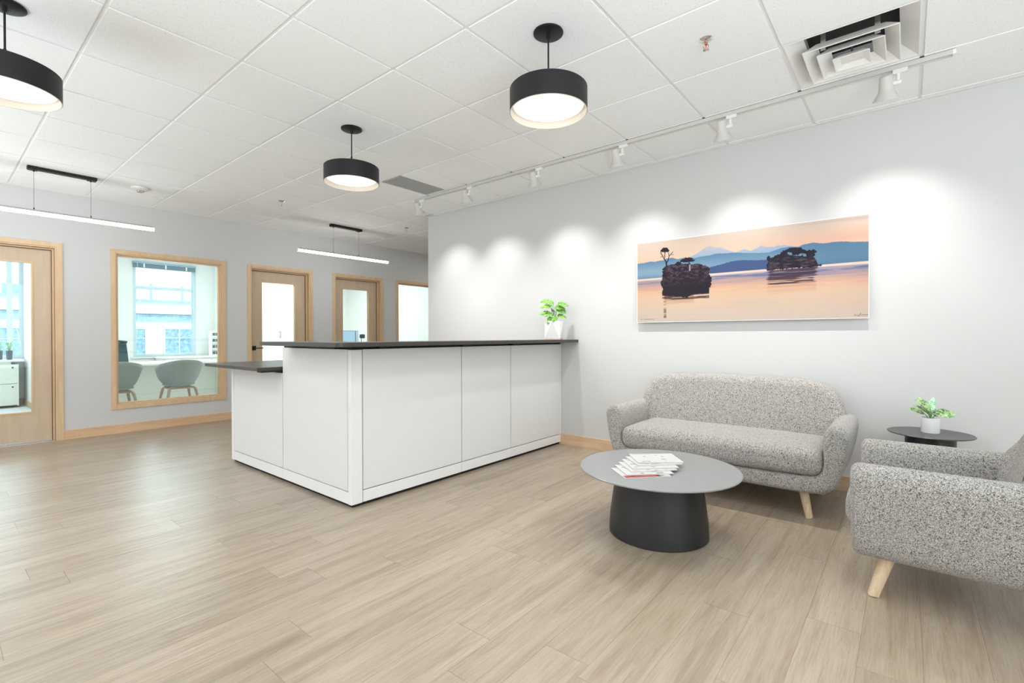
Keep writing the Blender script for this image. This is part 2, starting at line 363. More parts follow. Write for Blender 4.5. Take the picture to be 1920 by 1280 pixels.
def struct(g, name, mat, parent=None, **kw):
    o = g.build(name, mat, parent, **kw)
    if not parent: o['kind'] = 'structure'
    return o
def thing(name, label, cat, loc=(0, 0, 0), rz=0, group=None):
    o = bpy.data.objects.new(name, None); C.objects.link(o); o.empty_display_size = 0.1
    o.location = loc; o.rotation_euler = (0, 0, rz); o['label'] = label; o['category'] = cat
    if group: o['group'] = group
    return o
def tag(o, label, cat, group=None):
    o['label'] = label; o['category'] = cat
    if group: o['group'] = group
    return o
def copy_tree(o, parent=None):
    c = o.copy(); C.objects.link(c); c.parent = parent
    for ch in list(o.children): copy_tree(ch, c)
    return c

# ------------------------------------------------------------------ room shell
ZC = 2.7385; XB = 7.251; YW = -4.301; XE = 4.975; WT = 0.14; XO = 11.70
T = 0.6096; GA = 2.989; GB = -1.178

# floor: underlay + planks
fl = struct(G().box(-4.5, XB + 0.04, -8.0, 4.5, -0.10, -0.0035), 'floor', M['floor'])
PW, PL = 0.18, 1.22
pm = G().box(-PW / 2 + .0003, PW / 2 - .0003, -PL / 2 + .0004, PL / 2 - .0004, -0.0033, 0.0).mesh('floor_plank', M['floor'])
cells = []; kx = 0
x = 0.135 + PW / 2 - PW * 26
while x < XB + 0.02:
    off = random.random() * PL
    y = -8.0 - off
    while y < 4.6:
        cells.append((x, y + PL / 2)); y += PL
    x += PW
fw = (math.cos(YAW), math.sin(YAW)); rt = (math.sin(YAW), -math.cos(YAW))
def in_view(px, py):
    best = 1e9
    for dx in (-PW / 2, PW / 2):
        for dy in (-PL / 2, 0, PL / 2):
            X, Y = px + dx, py + dy; d = X * fw[0] + Y * fw[1]; r = X * rt[0] + Y * rt[1]
            if d > 1.4 and abs(r) < d * 1.09: best = min(best, d)
    if py < -4.4 and px < XE - 0.1: return None
    return best if best < 1e8 else None
vis = sorted([(in_view(*c), c) for c in cells if in_view(*c)])
chosen = set(c for _, c in vis[:298]); rest = G()
for c in cells:
    x0, x1, y0, y1 = c[0] - PW / 2 + .0003, c[0] + PW / 2 - .0003, c[1] - PL / 2 + .0004, c[1] + PL / 2 - .0004
    cx1 = min(x1, XB + .04); cy0 = max(y0, -8.0); cy1 = min(y1, 4.5)
    clip = cx1 < x1 or cy0 > y0 or cy1 < y1
    if cy0 >= cy1 or x0 < -4.5: continue
    if c in chosen and not clip:
        o = bpy.data.objects.new('floor_plank', pm); C.objects.link(o); o.parent = fl; o.location = (c[0], c[1], 0)
    elif c in chosen:
        G().box(x0 - c[0], cx1 - c[0], cy0 - c[1], cy1 - c[1], -.0033, 0).build('floor_plank', M['floor'], fl, loc=(c[0], c[1], 0))
    else: rest.box(x0, cx1, cy0, cy1, -.0033, 0)
rest.build('floor_plank', M['floor'], fl, kind='stuff')
of = struct(G().box(XB + .04, XO + .2, -8.4, 4.5, -0.10, -0.001), 'floor', M['carpet'])

# walls with openings
def wall_x(name, x0, x1, y0, y1, z1, openings, mat, bottom=-0.10):
    g = G(); cur = y1
    for a, b, c, d in sorted(openings, key=lambda q: -q[0]):       # a > b in y ; c..d in z
        g.box(x0, x1, cur, a, bottom, z1); g.box(x0, x1, a, b, d, z1)
        if c > 0: g.box(x0, x1, a, b, bottom, c)
        cur = b
    g.box(x0, x1, cur, y0, bottom, z1); return struct(g, name, mat)
CW = 0.048
D = [(0.030, -0.985), (-2.920, -3.895), (-4.232, -5.214)]
Wn = [(-1.400, -2.640), (-5.493, -6.740)]
ZT, ZS = 2.180, 0.285
ops = [(a - CW, b + CW, 0, ZT - CW) for a, b in D] + [(a - CW, b + CW, ZS + CW, ZT - CW) for a, b in Wn]
wall_x('wall_back', XB, XB + WT, -8.0, 4.5, ZC + .35, ops, M['wall'])
struct(G().box(-4.5, XE, YW - .12, YW, -.1, ZC + .35).box(XE - .12, XE, -8.0, YW - .12, -.1, ZC + .35), 'wall_right', M['wall'])
struct(G().box(XE - .12, XB, -8.12, -8.0, -.1, ZC + .35), 'wall_far', M['wall'])
struct(G().box(-4.5, XB + WT, 4.5, 4.62, -.1, ZC + .35), 'wall_left', M['wall'])
struct(G().box(-4.62, -4.5, YW - .12, 4.62, -.1, ZC + .35), 'wall_rear', M['wall'])
# office partitions and outside wall
struct(G().box(XB + WT, XO, -1.19, -1.09, -.1, ZC + .3), 'wall_office_1', M['office_wall'])
struct(G().box(XB + WT, XO, -4.12, -4.02, -.1, ZC + .3), 'wall_office_2', M['office_wall'])
struct(G().box(XB + WT, XO, -7.40, -7.30, -.1, ZC + .3), 'wall_office_3', M['office_wall'])
struct(G().box(XB + WT, XO, 4.5, 4.62, -.1, ZC + .3), 'wall_office_4', M['office_wall'])
W2 = (-2.60, -3.68, 0.745, 2.62); W1 = (2.2, -1.10, 0.78, 2.66)
wall_x('wall_outside', XO, XO + .2, -8.4, 4.62, ZC + .35, [W1, W2], M['office_wall'])
struct(G().box(XB + WT, XO, -8.4, 4.5, ZC - .02, ZC + .02), 'ceiling', M['office_wall'])
# roof over everything
struct(G().box(-4.7, XO + .3, -8.5, 4.7, ZC + .30, ZC + .45), 'roof', M['ceiling_slab'])
ceil = struct(G().box(-4.5, XB, -8.0, 4.5, ZC + .16, ZC + .20), 'ceiling', M['ceiling_slab'])

# ceiling tiles
TS = T - 0.020
tm = G().box(-TS / 2, TS / 2, -TS / 2, TS / 2, 0.0, 0.016).mesh('ceiling_tile', M['tile'])
resttiles = G(); visible_tiles = 0
for i in range(-13, 8):
    x0 = GA + (i - 0) * T - T; x1 = x0 + T
    for j in range(-10, 12):
        y1 = GB - j * T + T; y0 = y1 - T           # rows
        cx, cy = (x0 + x1) / 2, (y0 + y1) / 2
        lo_x = max(x0, -4.5); hi_x = min(x1, XB); hi_y = min(y1, 4.5)
        lim = -8.0 if x1 > XE + .05 and y1 < YW + .3 else YW
        if y1 <= YW + 0.001 and x1 < XE + .05: continue
        if y0 < YW and x1 > XE + .05: lo_x = max(lo_x, XE) if y1 < YW else lo_x
        lo_y = max(y0, lim if (x1 > XE + .05) else YW)
        if x1 > XE + .05 and y0 < YW <= y1: lo_y = y0; lo_x = max(lo_x, XE)
        if hi_x - lo_x < .02 or hi_y - lo_y < .02: continue
        # the diffuser tile and the linear grille tile
        if abs(cx - 0.245) < .1 and abs(cy + 3.312) < .1: continue
        a = (lo_x + .010, hi_x - .010 if hi_x < XB else hi_x - .012, lo_y + .010 if lo_y > YW else lo_y + .012, hi_y - .010)
        grille = abs(cx - 3.903) < .1 and abs(cy + 3.312) < .1
        if grille: a = (a[0], 3.895, a[2], a[3])
        d = cx * fw[0] + cy * fw[1]; r = cx * rt[0] + cy * rt[1]
        vis_ = d > 0.9 and abs(r) < d * 1.08 + .6 and d > (ZC - CAM_Z) / 0.75
        full = (lo_x == x0 and hi_x == x1 and abs(lo_y - y0) < 1e-6 and hi_y == y1 and not grille)
        if vis_ and full:
            o = bpy.data.objects.new('ceiling_tile', tm); C.objects.link(o); o.parent = ceil; o.location = (cx, cy, ZC)
        elif vis_:
            mx, my = (a[0] + a[1]) / 2, (a[2] + a[3]) / 2
            G().box(a[0] - mx, a[1] - mx, a[2] - my, a[3] - my, 0, .016).build('ceiling_tile', M['tile'], ceil, loc=(mx, my, ZC))
        else: resttiles.box(a[0], a[1], a[2], a[3], ZC, ZC + .016)
resttiles.build('ceiling_tile', M['tile'], ceil, kind='stuff')
# grid runners
for j in range(-9, 12):
    y = GB - j * T
    if y > 4.5 or y < -7.98: continue
    x0 = -4.5 if y > YW else XE
    G().box(x0, XB, y - .012, y + .012, ZC + .0055, ZC + .012).build('grid_runner', M['grid'], ceil)
for i in range(-12, 7):
    x = GA + i * T
    if x < -4.5: continue
    y0 = YW if x < XE else -8.0
    G().box(x - .012, x + .012, y0, 4.5, ZC + .006, ZC + .0125).build('grid_runner', M['grid'], ceil)
struct(G().box(-4.5, XE, YW, YW + .022, ZC - .002, ZC + .02), 'trim_1', M['grid'])
struct(G().box(XB - .022, XB, -8.0, 4.5, ZC - .002, ZC + .02), 'trim_2', M['grid'])
struct(G().box(XE, XE + .022, -8.0, YW, ZC - .002, ZC + .02), 'trim_3', M['grid'])

# baseboards
def bb(name, g): struct(g, name, M['maple_h'], bev=.002)
segs = [(4.5, D[0][0]), (D[0][1], D[1][0]), (D[1][1], D[2][0]), (D[2][1], -8.0)]
for k, (a, b) in enumerate(segs): bb('baseboard_back' if k == 0 else 'baseboard_back', G().box(XB - .012, XB, a, b, 0, .105))
bbx = wood('maple_trim_x', (0.62, 0.42, 0.255), (0.74, 0.54, 0.36), (1.0, 9, 9)); M['maple_x'] = bbx
struct(G().box(-4.5, XE + .012, YW, YW + .012, 0, .11).box(XE, XE + .012, -8.0, YW, 0, .11), 'baseboard_right', bbx, bev=.002)
struct(G().box(XB + WT, XO, -1.09, -1.078, 0, .10), 'baseboard_office_1', bbx)
struct(G().box(XO - .012, XO, -1.09, 1.0, 0, .10), 'baseboard_office_2', M['maple_h'])

# doors and interior windows
def casing(name, a, b, z0, z1, bottom):
    o = G().frame('x', a, b, z0, z1, CW, XB - .014, XB, bottom).build(name, M['maple'], None, bev=.002); o['kind'] = 'structure'
    G().frame('x', a - CW, b + CW, z0 + (CW if bottom else 0), z1 - CW, .014, XB, XB + WT, bottom).build('jamb', M['maple'], o)
    return o
for k, (a, b) in enumerate(D):
    o = casing('door_%d' % (k + 1), a, b, 0, ZT, False)
    G().frame('x', a - CW - .014, b + CW + .014, 0, ZT - CW - .014, .016, XB + .045, XB + .078, False).build('door_stop', M['maple'], o)
    G().frame('x', a - CW - .014, b + CW + .014, 0, ZT - CW - .014, 0.0205, XB + .079, XB + .089, False).build('shadow_strip', M['shadow_strip'], o, label='dark strip drawn as the shadow line at the door stop')
    G().frame('x', a - CW - .0005, b + CW + .0005, 0, ZT - CW - .0005, .0160, XB + .024, XB + .030, False).build('jamb_shadow', M['shadow_strip'], o)  # strip coloured dark for the shade under the casing
    ya, yb = a - CW - .016, b + CW + .016; zt = ZT - CW - .017; xl = XB + .091
    ga, gb = ya - .165, yb + .165 ; gz0, gz1 = 0.325, 1.955
    g = G(); g.box(xl, xl + .044, ya, ga, .012, zt); g.box(xl, xl + .044, gb, yb, .012, zt); g.box(xl, xl + .044, ga, gb, gz1, zt); g.box(xl, xl + .044, ga, gb, .012, gz0)
    leaf = g.build('door_leaf', M['leaf_wood'], o)
    G().frame('x', ga + .004, gb - .004, gz0 - .004, gz1 + .004, .016, xl - .005, xl + .049).build('glazing_bead', M['maple'], leaf)
    G().box(xl + .018, xl + .024, gb + .012, ga - .012, gz0 + .012, gz1 - .012).build('glass_pane', M['pane'], leaf)
    G().box(xl - .001, xl + .042, ya, yb, .003, .012).build('door_sweep', M['chrome'], leaf, label='metal strip under the door leaf')
    if k > 0:
        hy = ya - .055
        h = G().box(xl - .009, xl, hy - .032, hy + .032, .945, 1.009).build('lever_rose', M['black'], leaf, label='square black door handle plate')
        G().tube([(xl - .009, hy, .977), (xl - .05, hy, .977), (xl - .052, hy - .005, .977), (xl - .052, hy - .115, .977)], .007, 8).build('lever', M['black'], leaf, smooth=True)
for k, (a, b) in enumerate(Wn):
    o = casing('window_%d' % (k + 1), a, b, ZS, ZT, True)
    G().frame('x', a - CW - .014, b + CW + .014, ZS + CW + .014, ZT - CW - .014, .014, XB + .03, XB + .052).build('glazing_stop', M['maple'], o)
    G().frame('x', a - CW - .014, b + CW + .014, ZS + CW + .014, ZT - CW - .014, .014, XB + .06, XB + .085).build('glazing_stop', M['maple'], o)
    G().box(XB + .053, XB + .059, b + CW + .014, a - CW - .014, ZS + CW + .014, ZT - CW - .014).build('glass_pane', M['pane'], o)

# outside windows
def ext_window(name, w_, mull, trans):
    a, b, z0, z1 = w_; o = G().frame('x', a, b, z0, z1, .055, XO + .02, XO + .10).build(name, M['alu'], None); o['kind'] = 'structure'
    for y in mull: G().box(XO + .02, XO + .10, y - .032, y + .032, z0 + .05, z1 - .05).build('mullion', M['alu'], o)
    for z in trans: G().box(XO + .03, XO + .09, a - .05, b + .05, z - .028, z + .028).build('transom', M['alu'], o)
    G().box(XO + .055, XO + .061, b + .05, a - .05, z0 + .05, z1 - .05).build('glass_pane', M['ext_pane'], o)
    G().box(XO - .05, XO + .06, b - .04, a + .04, z0 - .025, z0).build('window_sill', M['desk_white'], o)
ext_window('window_3', W2, [], [2.12]); ext_window('window_4', W1, [-0.93, 0.6], [])

# ------------------------------------------------------------------ reception counter
def part(g, name, mat, t, sub=None, **kw):
    """world-coordinate geometry as a part of thing t (or sub-part of sub)"""
    lx, ly, lz = t.location; g.xf(lambda x, y, z: (x - lx, y - ly, z - lz)); return g.build(name, mat, sub or t, **kw)
ct = thing('reception_counter', 'white panelled L-shaped reception counter with charcoal transaction top', 'reception counter', (2.9, -1.9, 0))
XF, YF = 2.85, -1.795
part(G().box(XF + .014, XF + .085, YW + .002, YF - .014, .02, 1.0795).box(XF + .085, 3.812, YF - .085, YF - .014, .02, 1.0795).box(3.812, 4.765, YF - .085, YF - .014, .02, .852), 'partition_core', M['gap_black'], ct)
part(G().box(XF + .02, XF + .08, YW + .002, YF - .02, 0, .021).box(XF + .08, 4.79, YF - .08, YF - .02, 0, .021), 'plinth', M['gap_black'], ct)
part(G().box(XF, XF + .04, YF - .084, YF, .022, 1.056), 'corner_post', M['counter_trim'], ct, bev=.003)
def seg(a, b, z0, z1, face, nm, mat):
    if face == 'f': g = G().box(XF, XF + .013, a, b, z0, z1)
    else: g = G().box(a, b, YF - .013, YF, z0, z1)
    part(g, nm, M[mat], ct, bev=.0015)
for a, b in ((-1.8855, -2.816), (-2.824, -3.454), (-3.462, -4.272)):
    seg(a, b, .109, 1.058, 'f', 'front_panel', 'counter_white')
for a, b in ((-1.885, -2.8175), (-2.8205, -3.4565), (-3.4595, -4.296)): seg(a, b, .024, .103, 'f', 'base_rail', 'counter_trim')
part(G().box(XF - .001, XF + .085, -4.298, -4.276, .022, 1.056), 'wall_trim', M['counter_trim'], ct)
seg(XF + .046, 3.808, .109, 1.058, 'l', 'side_panel', 'counter_white'); seg(3.816, 4.750, .109, .856, 'l', 'side_panel', 'counter_white')
seg(XF + .036, 3.8105, .024, .103, 'l', 'base_rail', 'counter_trim'); seg(3.8125, 4.752, .024, .103, 'l', 'base_rail', 'counter_trim')
part(G().box(4.756, 4.806, YF - .09, YF + .001, .022, .858), 'end_post', M['counter_trim'], ct, bev=.003)
part(G().box(3.806, 3.813, YF - .09, YF - .012, .86, 1.056), 'end_cap', M['counter_trim'], ct)
# inner faces of the partitions
part(G().box(XF + .085, XF + .093, YW + .01, YF - .10, .03, 1.05), 'rear_panel', M['counter_white'], ct)
part(G().box(XF + .10, 4.75, YF - .093, YF - .085, .03, .85), 'rear_panel', M['counter_white'], ct)
# transaction top: three pieces
def prism(pts, z0, z1):
    n = len(pts); return G().add([(x, y, z0) for x, y in pts] + [(x, y, z1) for x, y in pts], [tuple(range(n - 1, -1, -1)), tuple(range(n, 2 * n))] + [(i, (i + 1) % n, (i + 1) % n + n, i + n) for i in range(n)])
tx, ty, rr = 2.635, -1.57, .05
arc = [(tx + rr - rr * math.sin(a), ty - rr + rr * math.cos(a)) for a in [PI / 2 * k / 8 for k in range(9)]]
tt = thing('transaction_top', 'long charcoal transaction top on the white reception counter', 'countertop', (2.85, -1.9, 1.08))
part(prism([(3.69, -1.95), (3.69, ty)] + arc + [(tx, -2.763), (3.02, -2.763), (3.02, -1.95)], 1.080, 1.108), 'top_section', M['counter_dark'], tt, bev=.0025)
part(G().box(tx, 3.02, -2.765, -3.363, 1.080, 1.108), 'top_section', M['counter_dark'], tt, bev=.002)
part(G().box(tx, 3.02, -3.365, YW + .003, 1.080, 1.108), 'top_section', M['counter_dark'], tt, bev=.002)
for bx_, by_ in ((2.85, -2.05), (2.85, -2.86), (2.85, -3.50)):
    part(G().box(bx_ - .03, bx_ + .012, by_ - .05, by_ + .05, 1.0585, 1.080), 'support_bracket', M['black'], tt)
part(G().box(3.0, 3.35, YF - .012, YF + .03, 1.0585, 1.080), 'support_bracket', M['black'], tt)
ws = thing('side_worktop', 'low charcoal worktop at the left end of the reception counter', 'countertop', (4.3, -1.9, .882))
part(G().box(3.825, 4.90, -1.61, -2.35, .880, .907), 'worktop_board', M['counter_dark'], ws, bev=.002)
part(G().box(3.84, 4.2, YF - .07, YF - .02, .8525, .880), 'support_bracket', M['black'], ws)
part(G().box(3.822, 3.90, -1.64, -1.80, .868, .880), 'support_bracket', M['black'], ws)
part(G().box(4.5, 4.75, YF - .07, YF - .02, .8525, .880), 'support_bracket', M['black'], ws)

# ------------------------------------------------------------------ upholstered sofa and armchair
def upholstered(name, label, cat, W, loc, rz, leg_in, cr=0.0, fwd=0.0):
    t = thing(name, label, cat, loc, rz)
    ta, zt, zb, zr = .135, .600, .165, .275
    half = [(0, zb), (W * .5, zb), (W - .21, zb), (W - .12, zb + .015), (W - .065, zb + .065), (W - .035, .33), (W - .012, .44), (W, .535), (W - .012, zt - .03), (W - .05, zt), (W - ta + .035, zt - .003), (W - ta, zt - .045), (W - ta - .004, .48), (W - ta + .002, .36), (W - ta - .012, zr + .03), (W - ta - .05, zr), (W * .4, zr - .004)]
    prof = half + [(-x, z) for x, z in reversed(half) if x > 0] + []
    pad(prof, 0.0, -.73, .035, n=260, body=10).build('body', M['boucle'], t, smooth=True, autosmooth=False)
    # seam cord around the front edge of each arm
    for s in (-1, 1):
        arm = [(s * (W - ta + .006), .20 + .09), (s * (W - ta + .006), .34), (s * (W - ta + .008), .48), (s * (W - ta + .012), zt - .05), (s * (W - ta + .04), zt - .014), (s * (W - .05), zt - .012), (s * (W - .018), zt - .04), (s * (W - .010), .53), (s * (W - .02), .44), (s * (W - .043), .33), (s * (W - .075), .23)]
        G().tube([(x, -.014, z) for x, z in [tuple(p) for p in arm]], .0028, 6).build('seam_cord', M['piping'], t, smooth=True)
    Wb = W - .075
    hb = [(0, .24), (Wb - .03, .24), (Wb, .36), (Wb + .012, .52), (Wb + .005 - cr * .2, .63 - cr * .2), (Wb - .03 - cr * .5, .728 - cr * .4), (Wb - .10 - cr, .797 - cr * .2), (Wb - .20 - cr, .824), (Wb * .35, .832)]
    pb = hb + [(-x, z) for x, z in reversed(hb) if x > 0]
    g = pad(pb, -.535, -.70, .065, n=220, body=8)
    g.xf(lambda x, y, z: (x, y - .17 * max(0, z - .38) ** 1.0 - .02 + fwd + .075 * min(1, abs(x) / Wb) ** 3 * (max(0.25, min(1, 1.0 - (z - .58) / .14)) if cr else 1), z))
    g.build('backrest', M['boucle'], t, smooth=True, autosmooth=False)
    g = rbox(W - ta - .004, .30, .080, .062, crown=.018, seg=40)
    g.xf(lambda x, y, z: (x, y + (.018 * (1 - (x / W) ** 2) if y > 0 else 0), z))
    g.xf(lambda x, y, z: (x, y - .285, z + .362)); g.build('seat_cushion', M['boucle'], t, smooth=True, autosmooth=False)
    for sx in (-1, 1):
        for y0, y1 in ((-.13, -.075), (-.60, -.66)):
            x0, x1 = sx * (W - leg_in - .045), sx * (W - leg_in)
            G().tube([(x0, y0, .185), (x1, y1, .004), (x1 + (x1 - x0) * .02, y1, 0)], [.028, .0215, .019], 20).build('leg', M['leg_wood'], t, smooth=True)
    return t
upholstered('sofa', 'grey boucle two-seat sofa against the wall under the seascape picture', 'sofa', .805, (1.065, -3.45, 0), 0, .216)
upholstered('armchair', 'grey boucle armchair seen from its side at the right', 'armchair', .385, (.19, -2.868, 0), -PI / 2, .163, cr=.055, fwd=.030)

# ------------------------------------------------------------------ tables
def pedestal(name, label, cat, loc, r, h, rb0, rb1, th):
    t = thing(name, label, cat, loc)
    G().lathe([(r - .004, h - th), (r - .001, h - th + .002), (r, h - .003), (r - .003, h)], 128).build('tabletop', M['table_top'] if r > .3 else M['side_top'], t, smooth=True)
    G().lathe([(rb0 - .006, 0), (rb0, .004), (rb0 - .004, h * .25), (rb0 - (rb0 - rb1) * .55, h * .55), (rb1, h * .85), (rb1, h - th)], 96).build('pedestal', M['table_black'], t, smooth=True)
    return t
pedestal('coffee_table', 'low round charcoal coffee table with wide drum pedestal before the sofa', 'coffee table', (1.127, -2.719, 0), .451, .38, .279, .243, .010)
pedestal('side_table', 'small round charcoal side table between the sofa and the armchair', 'side table', (-.111, -4.03, 0), .215, .53, .15, .125, .008)

# magazines fanned on the coffee table
mag_label = ['bottom magazine of the fan, nearest the table edge, with a red cover band', 'second magazine from the bottom of the fan, white with small dark lettering',
             'third magazine from the bottom of the fan, white with a salmon corner', 'fourth magazine from the bottom of the fan, white with a grey mark',
             'fifth magazine of the fan, just under the top one, plain white', 'topmost magazine of the fan, fully visible, white with grey patches']
for k in range(6):
    ax = Vector((-.152, .134)).normalized(); bx_ = Vector((-.134, -.152)).normalized()       # short side, long side
    ang = math.radians([0, -3, -1, -5, -2, -8][k]); rot = Matrix.Rotation(ang, 2); ax = rot @ ax; bx_ = rot @ bx_
    o0 = Vector((1.318 + .003 * k, -2.512 - .052 * k)); z0 = .380 + .0058 * k
    t = thing('magazine', mag_label[k], 'magazine', (o0.x + ax.x * .1 + bx_.x * .13, o0.y + ax.y * .1 + bx_.y * .13, z0), 0, 'magazines fanned on the coffee table')
    t.rotation_euler = (0, 0, math.atan2(bx_.y, bx_.x))
    wv = .003
    gm = G(); nx = 14
    L_, S_ = .268 / 2, .205 / 2
    # covers and pages: a slightly curved slab (x = long side, y = short side)
    vs = []; fs = []
    for i in range(nx + 1):
        u = -L_ + 2 * L_ * i / nx
        for (y, zz) in ((-S_, 0), (S_, 0), (S_, .0052), (-S_, .0052)): vs.append((u, y, zz))
    for i in range(nx):
        b0 = i * 4
        for q in range(4): fs.append((b0 + q, b0 + (q + 1) % 4, b0 + 4 + (q + 1) % 4, b0 + 4 + q))
    fs += [(3, 2, 1, 0), (nx * 4, nx * 4 + 1, nx * 4 + 2, nx * 4 + 3)]
    gm.add(vs, fs).build('pages', M['paper'], t)
    # printed patches lie flush on the cover
    rnd = random.Random(40 + k); pr_ = {0: 'red_print', 2: 'orange_print'}.get(k, 'grey_print')
    G().box(-L_ + .006, L_ - .06, -S_ + .0, -S_ + .040, .0052, .0055).build('cover_print', M[pr_], t) if k in (0,) else None
    for q in range(8):
        u0 = rnd.uniform(-L_ + .01, L_ - .06); v0 = (rnd.uniform(-S_ + .01, S_ - .03) if q % 3 else rnd.uniform(-S_ + .004, -S_ + .03)); su = rnd.uniform(.012, .05); sv = rnd.uniform(.003, .014)
        G().box(u0, u0 + su, v0, v0 + sv, .0052, .0055).build('cover_print', M[pr_ if q % 2 else 'grey_print'], t)
    for q in range(9):
        u0 = -L_ + .02 + q * .012; G().box(u0, u0 + .007, S_ - .016, S_ - .010, .0052, .0055).build('cover_lettering', M['ink'] if k in (1, 3) else M['grey_print'], t)

# ------------------------------------------------------------------ plants
def leaf_mesh(L_, W_, droop, mat, parent, base, az, el, fold=.25, lobes=0, name='leaf', curl=0.0, roll=0.0):
    nu, nv = 12, 6; vs = []; fs = []
    for i in range(nu + 1):
        u = i / nu; wd = W_ * (math.sin(PI * min(1, u ** .75)) ** .8) * (1 - .15 * u)
        if lobes: wd *= 1 - .22 * (0.5 + 0.5 * math.cos(u * lobes * 2 * PI)) * (1 if 0.15 < u < .95 else 0)
        for j in range(-nv // 2, nv // 2 + 1):
            v = j / (nv / 2); y = v * wd * .5
            z = fold * abs(y) - droop * u * u * L_ + curl * abs(v) ** 2 * .01
            vs.append((u * L_, y, z))
    c = nv + 1
    for i in range(nu):
        for j in range(nv): fs.append((i * c + j, (i + 1) * c + j, (i + 1) * c + j + 1, i * c + j + 1))
    o = G().add(vs, fs).build(name, mat, parent, smooth=True)
    o.location = base; o.rotation_euler = (Matrix.Rotation(az, 3, 'Z') @ Matrix.Rotation(-el, 3, 'Y') @ Matrix.Rotation(roll, 3, 'X')).to_euler()
    md = o.modifiers.new('thickness', 'SOLIDIFY'); md.thickness = .0012
    return o
def stem(parent, a, b, r=.003, sag=.01):
    a = Vector(a); b = Vector(b); m_ = a.lerp(b, .55) + Vector((0, 0, sag)); G().tube([a, a.lerp(m_, .6), m_, b], [r, r * .9, r * .8, r * .6], 6).build('stem', M['stem'], parent, smooth=True)
# counter plant: faceted white pot with pale wooden base
cp = thing('potted_plant', 'bright green leafy plant in a faceted white pot on the counter end', 'potted plant', (2.80, -4.09, 1.108), math.radians(24))
def facet(r0, z0, r1, z1):
    g = G(); a = [(r0 * sx, r0 * sy, z0) for sx, sy in ((1, 1), (-1, 1), (-1, -1), (1, -1))]
    b = [(r1 * math.cos(k * PI / 4 + 0), r1 * math.sin(k * PI / 4 + 0), z1) for k in range(8)]
    g.add(a + b, [(0, 3, 2, 1), tuple(range(4, 12)), (0, 4, 5), (0, 5, 6), (0, 6, 1), (1, 6, 7), (1, 7, 8), (1, 8, 2), (2, 8, 9), (2, 9, 10), (2, 10, 3), (3, 10, 11), (3, 11, 4), (3, 4, 0)]); return g
facet(.078, .014, .100, .190).build('pot', M['pot_white'], cp)
G().box(-.080, .080, -.080, .080, 0, .014).build('pot_base', M['pot_base'], cp, bev=.003)
G().lathe([(.080, .186), (.086, .191)], 16).build('soil', M['soil'], cp)
rnd = random.Random(5)
cr = Matrix.Rotation(-math.radians(24), 3, 'Z')
iR = Vector((math.sin(YAW), -math.cos(YAW), 0))      # screen-right direction in the room, used once to read the photo's leaf directions
def wl(dx, dz, back=0):   # (right, up, back) offsets in metres around the pot axis -> local
    return cr @ (iR * dx + Vector((math.cos(YAW), math.sin(YAW), 0)) * back + Vector((0, 0, dz)))
LV = [(-.075, .395, .03, 180, .10, 5), (-.005, .385, -.02, 200, .09, 0), (-.06, .335, -.05, 190, .11, 5), (.02, .33, .02, -20, .11, 0), (.075, .36, -.02, 10, .12, 5), (.10, .33, .03, -40, .10, -30),
      (-.07, .275, .03, 185, .11, 0), (-.03, .265, -.05, 210, .10, -8), (.045, .29, -.05, 20, .10, 0), (.01, .30, .06, 90, .10, 10), (-.03, .225, -.07, 225, .095, -35), (.06, .245, -.04, -15, .10, -5), (.03, .235, -.08, 250, .09, -25), (-.02, .35, .06, 120, .10, 12)]
for dx, dz, bk, az, ln, el in LV:
    b = wl(dx * .55, dz, bk * .6); stem(cp, (b.x * .1, b.y * .1, .186), b, .0025, .02)
    base_az = math.atan2(iR.y, iR.x) - math.radians(24) + math.radians(az)
    leaf_mesh(ln * 1.0, ln * .82, .25, M['leaf_bright'], cp, b, base_az, math.radians(el), .15, 3, roll=math.radians(38) * (1 if math.cos(math.radians(az)) > 0 else -1))
# side table plant
sp = thing('potted_plant', 'small striped-leaf plant in a round white pot on the side table', 'potted plant', (-.113, -4.045, .53))
G().lathe([(.045, 0), (.047, .003), (.0485, .092), (.0485, .095), (.044, .095), (.043, .080)], 48).build('pot', M['pot_white'], sp, smooth=True)
G().lathe([(.030, .074), (.0435, .079)], 24).build('soil', M['soil'], sp)
def wl2(dx, dz, back=0): return iR * dx + Vector((math.cos(YAW), math.sin(YAW), 0)) * back + Vector((0, 0, dz))
az0 = math.atan2(iR.y, iR.x)
for dx, dz, bk, az, el, ln, wd, mt in [(-.008, .125, -.02, 168, 48, .125, .045, 'leaf_var'), (-.01, .115, .0, 185, 36, .12, .04, 'leaf_var'), (-.02, .115, .02, 170, 24, .105, .035, 'leaf_var'), (.012, .12, .02, 20, 66, .115, .035, 'leaf_pale'),
                                       (.018, .118, -.02, -12, 6, .115, .062, 'leaf_var'), (.012, .12, .03, 60, 40, .10, .04, 'leaf_pale'), (.0, .13, .01, 120, 60, .11, .04, 'leaf_var'), (0, .11, -.03, 225, 25, .07, .032, 'leaf_var'), (.02, .12, .02, 30, 25, .08, .035, 'leaf_var')]:
    b = wl2(dx, dz, bk); stem(sp, (b.x * .2, b.y * .2, .078), b, .003, .004)
    leaf_mesh(ln, wd * 1.25, .12, M[mt], sp, b, az0 + math.radians(az), math.radians(el), .25, roll=math.radians(40) * (1 if math.cos(math.radians(az)) > 0 else -1))

